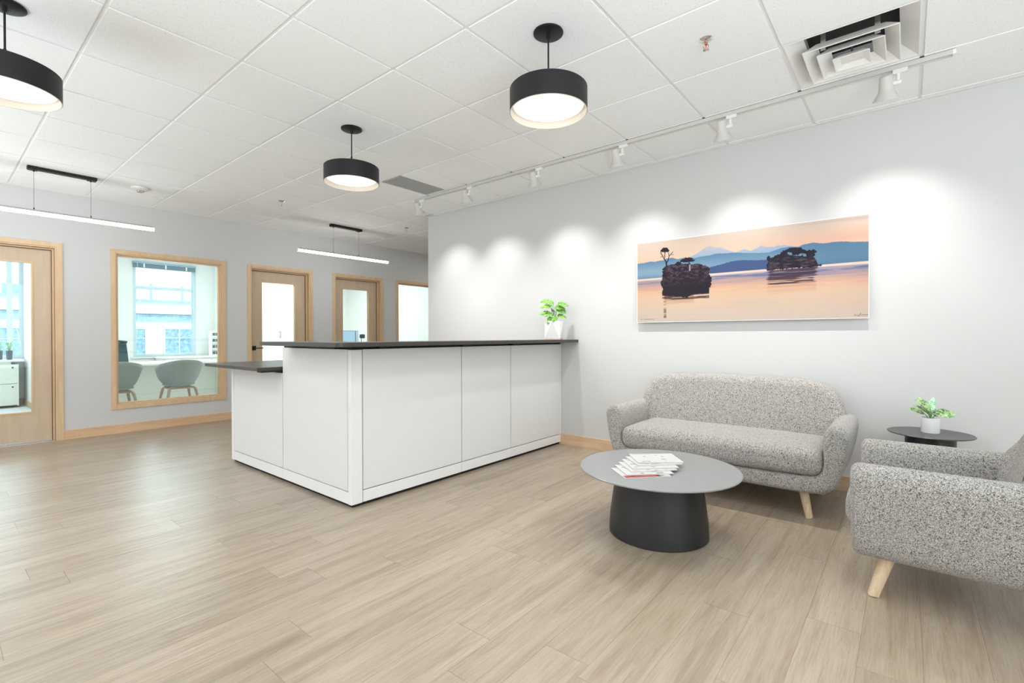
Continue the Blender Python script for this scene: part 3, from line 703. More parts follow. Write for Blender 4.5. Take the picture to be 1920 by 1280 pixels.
# ------------------------------------------------------------------ wall picture
AX0, AX1, AZ0, AZ1, AY = 1.9705, 0.2115, 1.269, 2.0105, -4.262
art = thing('wall_picture', 'wide panoramic seascape print with two dark islets above the sofa', 'picture', ((AX0 + AX1) / 2, AY, (AZ0 + AZ1) / 2))
def art_colors(nx, nz):
    s, t = np.meshgrid(np.linspace(0, 1, nx), np.linspace(0, 1, nz))
    rs = np.random.RandomState(3)
    def fbm(fx, fy, oct_=4, seed=0):
        r = np.random.RandomState(seed); out = np.zeros_like(s); a = 1; tot = 0
        for o in range(oct_):
            gx, gy = int(fx * 2 ** o) + 2, int(fy * 2 ** o) + 2
            g = r.rand(gy + 1, gx + 1); X = s * fx * 2 ** o; Y = t * fy * 2 ** o
            X = np.clip(X, 0, gx - 1e-3); Y = np.clip(Y, 0, gy - 1e-3)
            xi, yi = X.astype(int), Y.astype(int); u = X - xi; v = Y - yi; u = u * u * (3 - 2 * u); v = v * v * (3 - 2 * v)
            out += a * ((g[yi, xi] * (1 - u) + g[yi, xi + 1] * u) * (1 - v) + (g[yi + 1, xi] * (1 - u) + g[yi + 1, xi + 1] * u) * v); tot += a; a *= .55
        return out / tot
    def L(c): c = np.array(c, float) / 255.0; return np.where(c <= .04045, c / 12.92, ((c + .055) / 1.055) ** 2.4)
    def lerp(a, b, k): return a * (1 - k[..., None]) + b * k[..., None]
    def pl(pts): p_ = np.array(pts); return np.interp(s, p_[:, 0], p_[:, 1])
    def put(col, mask, c): m_ = np.clip(mask, 0, 1)[..., None]; return col * (1 - m_) + c * m_
    H = .549
    sky = lerp(L((240, 205, 175)) * np.ones(s.shape + (3,)), L((226, 205, 190)), np.clip((t - .62) / .38, 0, 1))
    pink = np.clip((s - .45) / .5, 0, 1) * np.clip(1 - np.abs(t - .80) / .14, 0, 1); sky = put(sky, pink * .75, L((236, 178, 158)))
    st = fbm(3, 40, 3, 5); sky = put(sky, np.clip((st - .55) * 4, 0, 1) * np.clip((t - .86) * 8, 0, 1) * np.clip((s - .5) * 2, 0, 1) * .6, L((196, 170, 162)))
    col = put(sky, np.clip((.9 - np.abs(t - .74) / .1), 0, 1) * np.clip(1 - s / .3, 0, 1) * .6, L((244, 200, 168)))
    e = 500.0
    far = pl([(0, .6), (.2732, .7593), (.2919, .7768), (.3294, .8186), (.3522, .8564), (.3727, .8753), (.3926, .8577), (.4062, .8429), (.4238, .8469), (.4414, .82), (.467, .7916), (.4926, .7687), (.5051, .7714), (.5301, .7957), (.5466, .7755), (.5608, .766), (.587, .79), (.6046, .8119), (.6245, .7903), (.6404, .7889), (.6558, .7795), (.6745, .7943), (.6825, .7862), (.6956, .793), (.7126, .7782), (.7274, .7674), (.749, .7552), (.778, .7283), (1, .6)])
    far = far + (fbm(60, 1, 2, 9) - .5) * .008
    col = put(col, (far - t) * e, lerp(L((196, 192, 204)), L((150, 180, 205)), np.clip((.86 - t) / .14, 0, 1)))
    mid = pl([(0, .7485), (.0355, .7498), (.0674, .7593), (.0986, .7552), (.1453, .762), (.1652, .7795), (.1953, .7782), (.2152, .7566), (.2538, .7647), (.3016, .7471), (.3385, .7593), (.3749, .762), (.4062, .7741), (.4454, .766), (.4926, .762), (.587, .7336), (.6364, .7256), (.6558, .7417), (.6825, .7593), (.7126, .766), (.753, .7566), (.7706, .7741), (.8064, .7835), (.8275, .7701), (.8582, .7633), (.8889, .7687), (.9218, .7606), (.948, .7485), (1, .7377)])
    mid = mid + (fbm(80, 1, 2, 4) - .5) * .006
    mc = lerp(L((98, 136, 170)), L((138, 170, 192)), np.clip((.76 - t) / .12, 0, 1) * np.clip(1.2 - s, 0, 1)); mc = put(mc, np.clip((s - .74) * 8, 0, 1) * .75, L((92, 128, 158)))
    mc = put(mc, np.clip((.60 - t) * 12, 0, 1), L((88, 122, 152))); col = put(col, (mid - t) * e, mc)
    near = pl([(.28, .55), (.3385, .615), (.3795, .6258), (.4107, .6379), (.4369, .6487), (.4716, .6689), (.4972, .6716), (.5222, .6716), (.5875, .6554), (.6245, .6514), (.6632, .6177), (.72, .5435)]) + (fbm(150, 1, 2, 6) - .5) * .008
    nm_ = np.where((s > .28) & (s < .72), near, 0); col = put(col, (nm_ - t) * e, L((72, 92, 138)))
    # water
    rip = fbm(4, 60, 4, 11); rip2 = fbm(9, 110, 3, 12)
    wt = lerp(L((222, 205, 192)) * np.ones(s.shape + (3,)), L((236, 196, 160)), np.clip(t / .38, 0, 1)); wt = put(wt, np.clip((s - .6) * 1.6, 0, 1) * .5, L((214, 184, 168)))
    bl = np.clip((t - (.40 - .03 * s)) / .10, 0, 1) * np.clip((.55 - t) * 60, 0, 1); wt = put(wt, bl * (.62 + 1.1 * (rip - .3)), L((104, 116, 160)))
    pk = np.exp(-((t - .415 + .04 * s) / .05) ** 2); wt = put(wt, pk * np.clip(rip2 * 1.4 - .3, 0, 1), L((222, 160, 150)))
    wt = put(wt, np.clip(np.exp(-((t - .535) / .014) ** 2), 0, 1), L((246, 222, 206)))
    wt = put(wt, np.clip((rip2 - .60) * 5, 0, 1) * np.clip((t - .40) * 8, 0, 1) * .7, L((238, 205, 195)))
    wt = put(wt, np.clip((rip - .52) * 3, 0, 1) * np.clip(.42 - t, 0, 1) * .8, L((205, 180, 165)))
    H_ = .549; col = put(col, (H_ - t) * e, wt)
    def inside(poly):
        p_ = np.array(poly); n = len(p_); ins = np.zeros(s.shape, bool); j = n - 1; S = s + (fbm(110, 60, 3, 21) - .5) * .011; T_ = t + (fbm(110, 60, 3, 22) - .5) * .026
        for i in range(n):
            xi, yi = p_[i]; xj, yj = p_[j]
            c = ((yi > T_) != (yj > T_)) & (S < (xj - xi) * (T_ - yi) / (yj - yi + 1e-12) + xi); ins ^= c; j = i
        return ins.astype(float)
    rock = fbm(70, 60, 4, 31)
    # reflections of the islets
    r2 = np.clip((s - .627 + (rip2 - .5) * .03) * 90, 0, 1) * np.clip((.824 - s + (rip - .5) * .05) * 90, 0, 1) * ((t < .533) & (t > .37)) * np.clip((rip2 + rip - .72) * 6, 0, 1)
    col = put(col, r2 * .92, L((62, 40, 58))); r2b = ((s > .63) & (s < .82) & (t < .385) & (t > .27)).astype(float) * np.clip((rip - .35) * 3, 0, 1) * np.clip((t - .27) * 10, 0, 1)
    col = put(col, r2b * .55, L((205, 140, 100)))
    r1 = ((s > .15) & (s < .30) & (t < .33) & (t > .17)).astype(float) * np.clip((rip - .3) * 4, 0, 1) * np.clip((t - .17) * 9, 0, 1); col = put(col, r1 * .6, L((176, 122, 72)))
    r1b = (np.abs(s - .1515) < .007).astype(float) * ((t < .33) & (t > .045)) * np.clip((rip2 - .35) * 5, 0, 1); col = put(col, r1b * .8, L((120, 72, 50)))
    r1c = ((s > .137) & (s < .374) & (t < .34) & (t > .265)).astype(float) * np.clip((rip2 - .42) * 8, 0, 1); col = put(col, r1c * .9, L((58, 34, 40)))
    i1 = inside([(.1373, .646), (.1504, .673), (.1703, .6945), (.2049, .7013), (.23, .7013), (.2732, .6837), (.2965, .6743), (.3198, .6811), (.3385, .6595), (.3704, .6298), (.3772, .5961), (.3738, .5529), (.384, .5057), (.384, .4289), (.3749, .3763), (.3727, .3264), (.2919, .3142), (.2635, .2792), (.2345, .294), (.1652, .3196), (.1373, .3345), (.1373, .4235), (.1271, .472), (.1373, .5287), (.1401, .5866)])
    ic = lerp(L((34, 24, 36)) * np.ones(s.shape + (3,)), L((98, 76, 92)), np.clip((rock - .45) * 3, 0, 1) * np.clip((t - .42) * 6, 0, 1)); col = put(col, i1, ic)
    col = put(col, i1 * np.exp(-((s - .279) / .003) ** 2) * ((t > .60) & (t < .68)), L((190, 170, 185)))
    i2 = inside([(.6268, .5327), (.6268, .5947), (.6325, .6392), (.6501, .6716), (.6745, .6959), (.6939, .731), (.72, .7485), (.7564, .7485), (.7712, .7202), (.7888, .7053), (.8064, .6811), (.8155, .65), (.8064, .6325), (.8206, .6001), (.824, .5651), (.8417, .5341)])
    g2 = ((s > .695) & (s < .782) & (np.abs(t - (.700 - (s - .70) * .5)) < .014)).astype(float) * (fbm(90, 20, 2, 41) > .47); i2 = i2 * (1 - g2)
    ic2 = lerp(L((32, 26, 40)) * np.ones(s.shape + (3,)), L((92, 74, 92)), np.clip((rock - .42) * 3, 0, 1) * np.clip((.69 - t) * 12, 0, 1)); col = put(col, i2, ic2)
    # trees
    def line(a, b, w0):
        a = np.array(a); b = np.array(b); asp = (AX0 - AX1) / (AZ1 - AZ0); px = (s - a[0]) * asp; py = t - a[1]; vx = (b[0] - a[0]) * asp; vy = b[1] - a[1]
        k = np.clip((px * vx + py * vy) / (vx * vx + vy * vy), 0, 1); return (np.hypot(px - k * vx, py - k * vy) < w0).astype(float)
    tk = L((40, 26, 34))
    for a, b, w0 in [((.160, .69), (.158, .735), .010), ((.158, .735), (.1475, .775), .007), ((.1475, .775), (.129, .858), .005), ((.149, .775), (.1526, .875), .005), ((.159, .72), (.168, .75), .006), ((.168, .75), (.1731, .80), .005), ((.1731, .80), (.193, .848), .004), ((.173, .80), (.171, .845), .004), ((.14, .81), (.128, .80), .003), ((.182, .822), (.196, .815), .003), ((.28, .68), (.272, .72), .006)]:
        col = put(col, line(a, b, w0), tk)
    nz_ = fbm(120, 60, 2, 51)
    for cx_, cz_, rx, rz in [(.150, .886, .020, .030), (.140, .878, .013, .02), (.162, .872, .014, .018), (.267, .735, .032, .026), (.252, .722, .018, .014), (.285, .722, .018, .014), (.222, .705, .012, .02), (.635, .66, .008, .03), (.80, .69, .02, .022)]:
        col = put(col, ((((s - cx_) / rx) ** 2 + ((t - cz_) / rz) ** 2 + (nz_ - .5) * 1.6) < 1).astype(float), L((34, 28, 38)))
    return s, t, np.clip(col, 0, 1)
nx, nz = 640, 270
s_, t_, cl = art_colors(nx, nz)
me = bpy.data.meshes.new('print')
hx = (AX0 - AX1) / 2; hz = (AZ1 - AZ0) / 2; bd = .004
vx = (hx - bd) * (1 - 2 * s_); vz = (hz - bd) * (2 * t_ - 1)
verts = np.stack([vx, np.full_like(vx, .0004), vz], -1).reshape(-1, 3)
ii = np.arange(nx * nz).reshape(nz, nx); q = np.stack([ii[:-1, :-1], ii[1:, :-1], ii[1:, 1:], ii[:-1, 1:]], -1).reshape(-1, 4)
me.vertices.add(len(verts)); me.vertices.foreach_set('co', verts.ravel())
me.loops.add(q.size); me.loops.foreach_set('vertex_index', q.ravel().astype(np.int32))
me.polygons.add(len(q)); me.polygons.foreach_set('loop_start', np.arange(0, q.size, 4, dtype=np.int32)); me.polygons.foreach_set('loop_total', np.full(len(q), 4, np.int32))
me.update(calc_edges=True); me.validate()
ca = me.color_attributes.new('print_colour', 'FLOAT_COLOR', 'POINT'); ca.data.foreach_set('color', np.concatenate([cl.reshape(-1, 3) * .66, np.ones((nx * nz, 1))], 1).ravel().astype(np.float32))
m, nt, p = _nt('seascape_print'); at_ = N(nt, 'ShaderNodeAttribute', attribute_name='print_colour'); nt.links.new(at_.outputs['Color'], p.inputs['Base Color']); p.inputs['Roughness'].default_value = .34; p.inputs['Specular IOR Level'].default_value = .22
me.materials.append(m); pr_o = bpy.data.objects.new('print', me); C.objects.link(pr_o); pr_o.parent = art
G().box(-hx, hx, -.003, 0, -hz, hz).build('panel', M['pot_white'], art)
G().box(-hx + .12, hx - .12, AY * 0 - .038, -.003, -hz + .12, -hz + .15).box(-hx + .12, hx - .12, -.038, -.003, hz - .15, hz - .12).build('hanging_rail', M['grille'], art)
def squiggle(pts, name):
    G().tube([(hx * (1 - 2 * a), .0012, hz * (2 * b - 1)) for a, b in pts], .0009, 5).build(name, M['ink'], art)
squiggle([(.950, .028), (.953, .040), (.955, .026), (.957, .034), (.960, .028), (.963, .033), (.965, .028)], 'signature')
squiggle([(.964, .016), (.968, .034), (.973, .052), (.971, .036), (.974, .028), (.977, .035), (.979, .028), (.982, .034), (.985, .030), (.990, .034), (.997, .033)], 'signature')
for k in range(10):
    u = .019 + .0078 * k
    if k == 2: continue
    squiggle([(u, .040), (u + .002, .045), (u + .004, .039), (u + .0062, .043)], 'caption')

# ------------------------------------------------------------------ pendants
def pendant(loc, label):
    t = thing('pendant_lamp', label, 'ceiling lamp', (loc[0], loc[1], ZC), 0, 'round black drum pendants')
    z1, z0, r = 2.440 - ZC, 2.318 - ZC, .203
    G().lathe([(.060, 0), (.078, -.001), (.078, -.008), (.070, -.013), (.020, -.016)], 40).build('canopy', M['black'], t, smooth=True)
    G().tube([(0, 0, -.012), (0, 0, -.035)], .010, 12).build('stem_collar', M['black'], t, smooth=True)
    G().tube([(0, 0, -.030), (0, 0, z1 + .070)], .0045, 10).build('rod', M['black'], t, smooth=True)
    G().tube([(0, 0, z1 + .085), (0, 0, z1 - .001)], .0065, 10).build('rod_sleeve', M['black'], t, smooth=True)
    G().lathe([(.02, z1), (r - .003, z1), (r, z1 - .003), (r, z0 + .002), (r - .0012, z0 + .002), (r - .0012, z1 - .004), (.02, z1 - .004)], 96, cap0=False, cap1=False).build('shade', M['black'], t, smooth=True)
    G().lathe([(r - .0016, z1 - .006), (r - .0016, z0), (r - .006, z0), (r - .006, z1 - .008)], 96, cap0=False, cap1=False).build('shade_lining', M['cream'], t, smooth=True)
    G().lathe([(.001, z0 + .030), (.10, z0 + .026), (.172, z0 + .028), (.1845, z0 + .034), (.1845, z0 + .044), (.001, z0 + .044)], 96).build('diffuser', M['opal'], t, smooth=True)
    return t
pendant((1.463, -2.090), 'round black pendant lamp nearest the track lights, largest in full view')
pendant((3.306, -2.095), 'smaller-looking round black pendant hanging over the reception counter')
pendant((3.350, -.257), 'round black pendant lamp cut off by the left edge')

# linear suspended lights
def linear(yc, label):
    t = thing('linear_pendant', label, 'ceiling lamp', (6.33, yc, ZC), 0, 'slim linear pendants along the office wall')
    G().box(-.030, .030, -.25, .25, -.028, 0).build('canopy', M['black'], t, bev=.002)
    for s in (-.212, .212): G().box(-.034, .034, s - .034, s + .034, -.034, -.0005).build('canopy_end_block', M['black'], t, bev=.002)
    zb = 2.302 - ZC
    G().box(-.017, .017, -.725, .725, zb + .018, zb + .034).build('housing', M['grille'], t)
    G().box(-.016, .016, -.7235, .7235, zb - .012, zb + .018).build('diffuser', M['led'], t, bev=.004)
    for s in (-1, 1): G().box(-.017, .017, s * .725, s * .730, zb - .013, zb + .034).build('end_cap', M['white_metal'], t)
    for s in (-.204, .204):
        G().tube([(0, s, -.03), (0, s, zb + .034)], .0012, 6).build('suspension_wire', M['black'], t)
        G().tube([(0, s, zb + .034), (0, s, zb + .052)], .005, 8).build('wire_grip', M['black'], t)
        G().tube([(0, s, -.03), (0, s, -.046)], .006, 8).build('wire_grip', M['black'], t)
    return t
linear(-.870, 'slim glowing linear pendant at the left, near the wooden door with plants behind')
linear(-3.918, 'slim glowing linear pendant above the two middle wooden doors')

# track and spot heads
tr = thing('lighting_track', 'long white lighting track running along the ceiling before the picture wall', 'lighting track', (2.13, -3.652, ZC))
G().box(-2.320, 2.320, -.018, -.012, -.030, -.004).box(-2.320, 2.320, .012, .018, -.030, -.004).box(-2.319, 2.319, -.0121, .0121, -.024, -.005).build('rail', M['lamp_beige'], tr)
for s in (-1, 1): G().box(s * 2.320, s * 2.335, -.018, .018, -.032, -.005).build('end_cap', M['white_metal'], tr)
for k in range(8):
    x = GA + (k - 5) * T
    if -.15 < x < 4.4: G().box(x - 2.13 - .014, x - 2.13 + .014, -.012, .012, -.0065, .006).build('mounting_clip', M['gap_black'], tr)
hl = ['spot head at the near end of the track, under the ceiling diffuser', 'second spot head from the diffuser end of the track, above the picture', 'third spot head from the diffuser end of the track', 'fourth spot head from the diffuser end, third from the far end', 'second spot head from the far end of the track, right of the grey grille', 'spot head at the far end of the track, nearest the wall corner']
for k, xh in enumerate((.038, .971, 1.807, 2.660, 3.560, 4.330)):
    t = thing('track_spotlight', hl[k], 'spotlight', (xh, -3.652, ZC - .030), 0, 'white spot heads on the ceiling track')
    G().box(-.035, .035, -.016, .016, -.022, .004).build('track_adapter', M['white_metal'], t, bev=.003)
    G().tube([(.010, 0, -.020), (.010, 0, -.066)], .009, 10).build('swivel_stem', M['white_metal'], t, smooth=True)
    G().tube([(-.006, 0, -.070), (.055, 0, -.070)], .013, 12).build('swivel_knuckle', M['white_metal'], t, smooth=True)
    can = G().lathe([(.001, .052), (.026, .052), (.032, .046), (.036, -.020), (.038, -.034), (.066, -.080), (.068, -.084), (.065, -.083), (.035, -.036), (.001, -.035)], 36, cap0=False, cap1=False)
    a = math.radians(22)
    R_ = Matrix.Rotation(-a, 3, 'X')
    off = Vector((.066, 0, -.070))
    can.xf(lambda x, y, z: tuple(R_ @ Vector((x, y, z)) + off)); can.build('spot_can', M['lamp_beige'], t, smooth=True)
    G().lathe([(.001, -.078), (.060, -.078)], 32, cap0=False, cap1=False).xf(lambda x, y, z: tuple(R_ @ Vector((x, y, z)) + off)).build('lens', M['spot_lens'], t)
    for en, siz, bl, til in ((33, 86, 1.0, 29), (34, 112, .8, -10)):      # beam and spill of the reflector lamp
        ld = bpy.data.lights.new('track_lamp', 'SPOT'); ld.energy = en; ld.color = (1.0, .98, .955); ld.spot_size = math.radians(siz); ld.spot_blend = bl; ld.shadow_soft_size = .022
        lo = bpy.data.objects.new('track_lamp', ld); C.objects.link(lo)
        lo.location = Vector((xh, -3.652, ZC - .030)) + off + R_ @ Vector((0, 0, -.090)); lo.rotation_euler = (-math.radians(til), 0, 0)

# ------------------------------------------------------------------ ceiling fittings
vt = thing('ceiling_diffuser', 'square white ceiling air diffuser with nested cones near the track end', 'air vent', (.245, -3.312, ZC))
def sq_ring(g, o0, z0, i0, z1, th=.003):
    def sq(h, z): return [(h, h, z), (-h, h, z), (-h, -h, z), (h, -h, z)]
    g.rings([sq(o0, z0), sq(o0, z0 + th), sq(i0 + th, z1 + th), sq(i0, z1), sq(i0 - th, z1), sq(o0 - th * 1.6, z0)], False, False)
    n = len(g.v) - 24
    for i in range(4): g.f.append((n + i, n + (i + 1) % 4, n + 20 + (i + 1) % 4, n + 20 + i))
    return g
sq_ring(G(), .294, .002, .212, .060).build('face_pan', M['white_metal'], vt)
G().box(-.213, .213, -.213, .213, .118, .122).build('neck_opening', M['gap_black'], vt)
G().box(-.217, -.212, -.215, .215, .062, .118).box(.212, .217, -.215, .215, .062, .118).box(-.212, .212, -.217, -.212, .062, .118).box(-.212, .212, .212, .217, .062, .118).build('neck', M['grille'], vt)
for h0, z0, h1, z1 in ((.213, -.034, .150, .022), (.152, -.044, .095, .006)): sq_ring(G(), h0, z0, h1, z1).build('cone', M['white_metal'], vt, bev=0)
g = sq_ring(G(), .084, -.056, .052, -.030); g.box(-.054, .054, -.054, .054, -.033, -.028); g.build('centre_cone', M['white_metal'], vt)
for sx in (-1, 1): G().box(sx * .12 - .012, sx * .12 + .012, .150, .156, -.02, .10).build('bracket', M['chrome'], vt)
G().box(-.006, .006, -.006, .006, -.035, .10).build('bracket', M['chrome'], vt)
lg = thing('linear_grille', 'flat grey air grille panel in the ceiling beside the track', 'air vent', (4.052, -3.312, ZC))
G().frame('z', -1, 1, -1, 1, .01, 0, .01) if 0 else None
G().box(-.146, .146, -.285, .285, .004, .010).build('backing', M['grille'], lg)
G().box(-.150, .150, -.295, -.283, 0, .012).box(-.150, .150, .283, .295, 0, .012).box(-.150, -.142, -.295, .295, 0, .012).box(.142, .150, -.295, .295, 0, .012).build('frame', M['grille'], lg)
for k in range(22): x = -.136 + k * .013; G().box(x, x + .004, -.283, .283, .001, .005).build('slat', M['grille'], lg)
for k, (x, y, lab) in enumerate(((.842, -2.678, 'brass and chrome fire sprinkler head nearest the ceiling diffuser'), (5.705, -2.686, 'small chrome fire sprinkler between the counter pendant and the back wall'), (5.702, -4.514, 'small chrome fire sprinkler near the wall corner by the hallway'))):
    t = thing('sprinkler_head', lab, 'sprinkler', (x, y, ZC), 0, 'fire sprinklers')
    G().lathe([(.014, -.012), (.030, -.006), (.036, -.001), (.036, 0)], 28).build('escutcheon', M['chrome'], t, smooth=True)
    G().tube([(0, 0, -.008), (0, 0, -.030)], .008, 12).build('body', M['brass'] if k == 0 else M['chrome'], t, smooth=True)
    for s in (-1, 1): G().tube([(s * .006, 0, -.028), (s * .012, 0, -.036), (s * .011, 0, -.048), (0, 0, -.056)], .0022, 6).build('frame_arm', M['brass'] if k == 0 else M['chrome'], t)
    G().tube([(0, 0, -.030), (0, 0, -.053)], .0022, 6).build('bulb', M['red_glass'], t)
    G().lathe([(.002, -.060), (.016, -.059), (.016, -.057), (.002, -.056)], 16).build('deflector', M['chrome'], t)
t = thing('smoke_detector', 'round white smoke detector on the ceiling right of the left linear pendant', 'smoke detector', (6.358, -1.480, ZC))
G().lathe([(.075, 0), (.080, -.006), (.076, -.018), (.055, -.030)], 40).build('housing', M['white_metal'], t, smooth=True)
G().lathe([(.034, -.030), (.034, -.040), (.024, -.050), (.001, -.051)], 24).build('sensor_cap', M['grille'], t, smooth=True)
for k in range(6): a = k * PI / 3; G().box(-.004, .004, .030, .036, -.046, -.028).xf(lambda x, y, z: (x * math.cos(a) - y * math.sin(a), x * math.sin(a) + y * math.cos(a), z)).build('vent_fin', M['white_metal'], t)

# ------------------------------------------------------------------ offices behind the back wall
def shell_chair(x, y, lab):
    t = thing('shell_chair', lab, 'chair', (x, y, 0), 0, 'sage shell chairs behind the glass')
    nu, nv = 48, 14; vs = []; fs = []; zb = .43
    for i in range(nv + 1):
        v = i / nv
        for k in range(nu):
            ph = 2 * PI * k / nu; c = (1 - math.cos(ph)) / 2
            h = .47 + .35 * (c ** .55 if c > 0 else 0) * (1 if c > .15 else c / .15)
            if c < .3: h = .455 + (.47 + .35 * .3 ** .55 - .455) * (c / .3) ** 1.5
            rad = (.285 - .02 * math.cos(ph)) * v ** .5
            zz = zb + (h - zb) * v ** 2.0 + .0
            vs.append((rad * math.cos(ph) * .95, rad * math.sin(ph) * 1.0, zz))
    for i in range(nv):
        for k in range(nu): k2 = (k + 1) % nu; fs.append((i * nu + k, i * nu + k2, (i + 1) * nu + k2, (i + 1) * nu + k))
    o = G().add(vs, fs).build('shell', M['shell'], t, smooth=True); md = o.modifiers.new('thickness', 'SOLIDIFY'); md.thickness = .012
    G().lathe([(.16, 0), (.20, .012), (.19, .03), (.05, .038)], 32, (.02, 0, .447)).build('seat_pad', M['shell'], t, smooth=True)
    for sx in (-1, 1):
        for sy in (-1, 1):
            G().tube([(sx * .12, sy * .135, .430), (sx * .145, sy * .16, .40), (sx * .225, sy * .235, .0)], [.014, .018, .013], 10).build('leg', M['office_leg'], t, smooth=True)
        G().tube([(sx * .13, -.145, .418), (sx * .13, .145, .418)], .013, 8).build('cross_rail', M['office_leg'], t, smooth=True)
    for sy in (-1, 1): G().tube([(-.13, sy * .145, .418), (.13, sy * .145, .418)], .013, 8).build('cross_rail', M['office_leg'], t, smooth=True)
    return t
shell_chair(8.10, -2.33, 'sage green shell chair with four wooden legs, right one behind the glass')
shell_chair(8.06, -1.60, 'sage green shell chair half hidden by the left edge of the interior window')
dk = thing('office_desk', 'long white office desk behind the shell chairs', 'desk', (9.0, -2.1, 0))
part(G().box(8.62, 9.42, -1.25, -3.14, .722, .750), 'desktop', M['desk_white'], dk, bev=.003)
part(G().box(8.95, 8.97, -1.28, -3.10, .03, .722), 'modesty_panel', M['cabinet'], dk)
part(G().box(8.66, 9.40, -1.27, -1.30, 0, .722), 'side_panel', M['cabinet'], dk); part(G().box(8.66, 9.40, -3.09, -3.12, 0, .722), 'side_panel', M['cabinet'], dk)
cz = thing('credenza', 'low white credenza under the office window', 'cabinet', (11.4, -3.47, 0))
part(G().box(11.12, 11.64, -2.95, -4.0, .02, .715), 'body', M['cabinet'], cz); part(G().box(11.10, 11.65, -2.93, -4.01, .715, .742), 'top', M['desk_white'], cz)
part(G().box(11.14, 11.62, -2.97, -3.98, 0, .02), 'plinth', M['gap_black'], cz)
for k in range(2):
    a = -2.96 - k * .52; f_ = part(G().box(11.105, 11.12, a, a - .51, .03, .70), 'door_front', M['cabinet'], cz); part(G().box(11.09, 11.105, a - .23, a - .30, .66, .675), 'handle', M['black'], cz, f_)
rk = thing('desktop_rack', 'white tiered desktop rack with small dark items on the credenza', 'rack', (11.38, -3.925, .742))
for s in (-.08, .08): G().box(-.08, .08, s - .004, s + .004, 0, .50).build('side_panel', M['desk_white'], rk)
for z in (0.0, .13, .26, .39, .49):
    G().box(-.08, .08, -.076, .076, z, z + .03).build('shelf', M['desk_white'], rk)
    if z < .45:
        for q in range(5): yy = -.056 + q * .028; G().lathe([(.010, 0), (.014, .05), (.009, .06)], 8, (-.04, yy, z + .03)).build('small_item', M['dark_pot'] if q % 2 else M['grille'], rk)
tc = thing('task_chair', 'dark teal mesh-back task chair facing us across the desk', 'chair', (10.05, -1.985, 0))
g = G(); nn = 10; vs = []; fs = []
for i in range(nn + 1):
    v = i / nn; z = .55 + .50 * v
    for j in range(9):
        u = -1 + j / 4; vs.append((.02 + .16 * v - .10 * v ** 4 + .05 * u * u * -1, u * (.22 - .03 * v ** 3), z))
for i in range(nn):
    for j in range(8): fs.append((i * 9 + j, i * 9 + j + 1, (i + 1) * 9 + j + 1, (i + 1) * 9 + j))
o = g.add(vs, fs).build('backrest', M['teal'], tc, smooth=True); md = o.modifiers.new('thickness', 'SOLIDIFY'); md.thickness = .02
o.location = (.12, 0, 0)
G().tube([(.14, -.20, 1.055), (.16, -.10, 1.07), (.16, .10, 1.07), (.14, .20, 1.055)], .018, 8).build('headrest', M['teal'], tc, smooth=True)
rb = rbox(.24, .24, .035, .03, seg=10); rb.xf(lambda x, y, z: (x - .06, y, z + .48)); rb.build('seat', M['teal'], tc, smooth=True)
G().tube([(0, 0, .05), (0, 0, .46)], .025, 12).build('gas_post', M['black'], tc, smooth=True)
for k in range(5): a = k * 2 * PI / 5; G().tube([(0, 0, .085), (.28 * math.cos(a), .28 * math.sin(a), .06)], .018, 8).build('base_arm', M['black'], tc, smooth=True); G().lathe([(.015, 0), (.026, .012), (.026, .04), (.01, .05)], 12, (.28 * math.cos(a), .28 * math.sin(a), 0)).build('caster', M['black'], tc)
# blind above the window
bl = thing('window_blind', 'raised grey-blue slatted blind bunched at the top of the office window', 'blind', (XO - .03, -3.13, 2.50))
G().box(-.03, .03, -.535, .535, .085, .125).build('headrail', M['blind'], bl)
for k in range(9): G().box(-.028, .028, -.53, .53, .002 + k * .009, .006 + k * .009).build('slat', M['blind'], bl)
for yy in (.36, 0, -.36): G().box(-.034, -.030, yy - .012, yy + .012, .01, .085).build('ladder_tape', M['desk_white'], bl)
G().tube([(-.035, .47, .09), (-.035, .44, -.6), (-.035, .50, -1.5)], .004, 6).build('tilt_wand', M['desk_white'], bl)
# small office at the left
fc = thing('filing_cabinet', 'pale two-drawer filing cabinet seen through the left door glass', 'cabinet', (11.4, -.50, 0))
part(G().box(11.22, 11.66, -.03, -.975, .03, .70), 'body', M['gap_black'], fc)
for z0, z1 in ((.04, .385), (.392, .70)):
    d_ = part(G().box(11.20, 11.222, -.04, -.965, z0, z1), 'drawer', M['cabinet'], fc); part(G().lathe([(.012, 0), (.012, .006)], 12, (0, 0, 0)).xf(lambda x, y, z: (11.20 - z, -.915 + x, z1 - .05 + y)), 'lock', M['black'], fc, d_)
part(G().box(11.20, 11.66, -.965, -.985, .03, .70), 'side_panel', M['cabinet'], fc)
wk = tag(G().box(-.26, .22, -.55, .55, 0, .03).build('window_worktop', M['desk_white'], None, loc=(11.46, -.5, .745)), 'white worktop under the window of the left office', 'worktop')
part(G().box(11.23, 11.6, -.1, -.9, .70, .745), 'spacer', M['cabinet'], fc)
def desk_plant(x, y, lab, seed, n):
    t = thing('potted_plant', lab, 'potted plant', (x, y, .775), 0, 'plants in dark pots in the left office')
    G().lathe([(.034, 0), (.041, .145), (.043, .150), (.038, .150), (.036, .14)], 28).build('pot', M['dark_pot'], t, smooth=True)
    G().lathe([(.02, .138), (.037, .142)], 20).build('soil', M['soil'], t); r_ = random.Random(seed)
    for k in range(n):
        az = 2 * PI * k / n + r_.uniform(-.3, .3); el = r_.uniform(1.0, 1.4); b = Vector((.03 * math.cos(az), .03 * math.sin(az), .16 + r_.uniform(0, .10))); stem(t, (0, 0, .14), b, .003, 0)
        leaf_mesh(r_.uniform(.06, .085), .026, .55, M['leaf_pale'], t, b, az, el, .2)
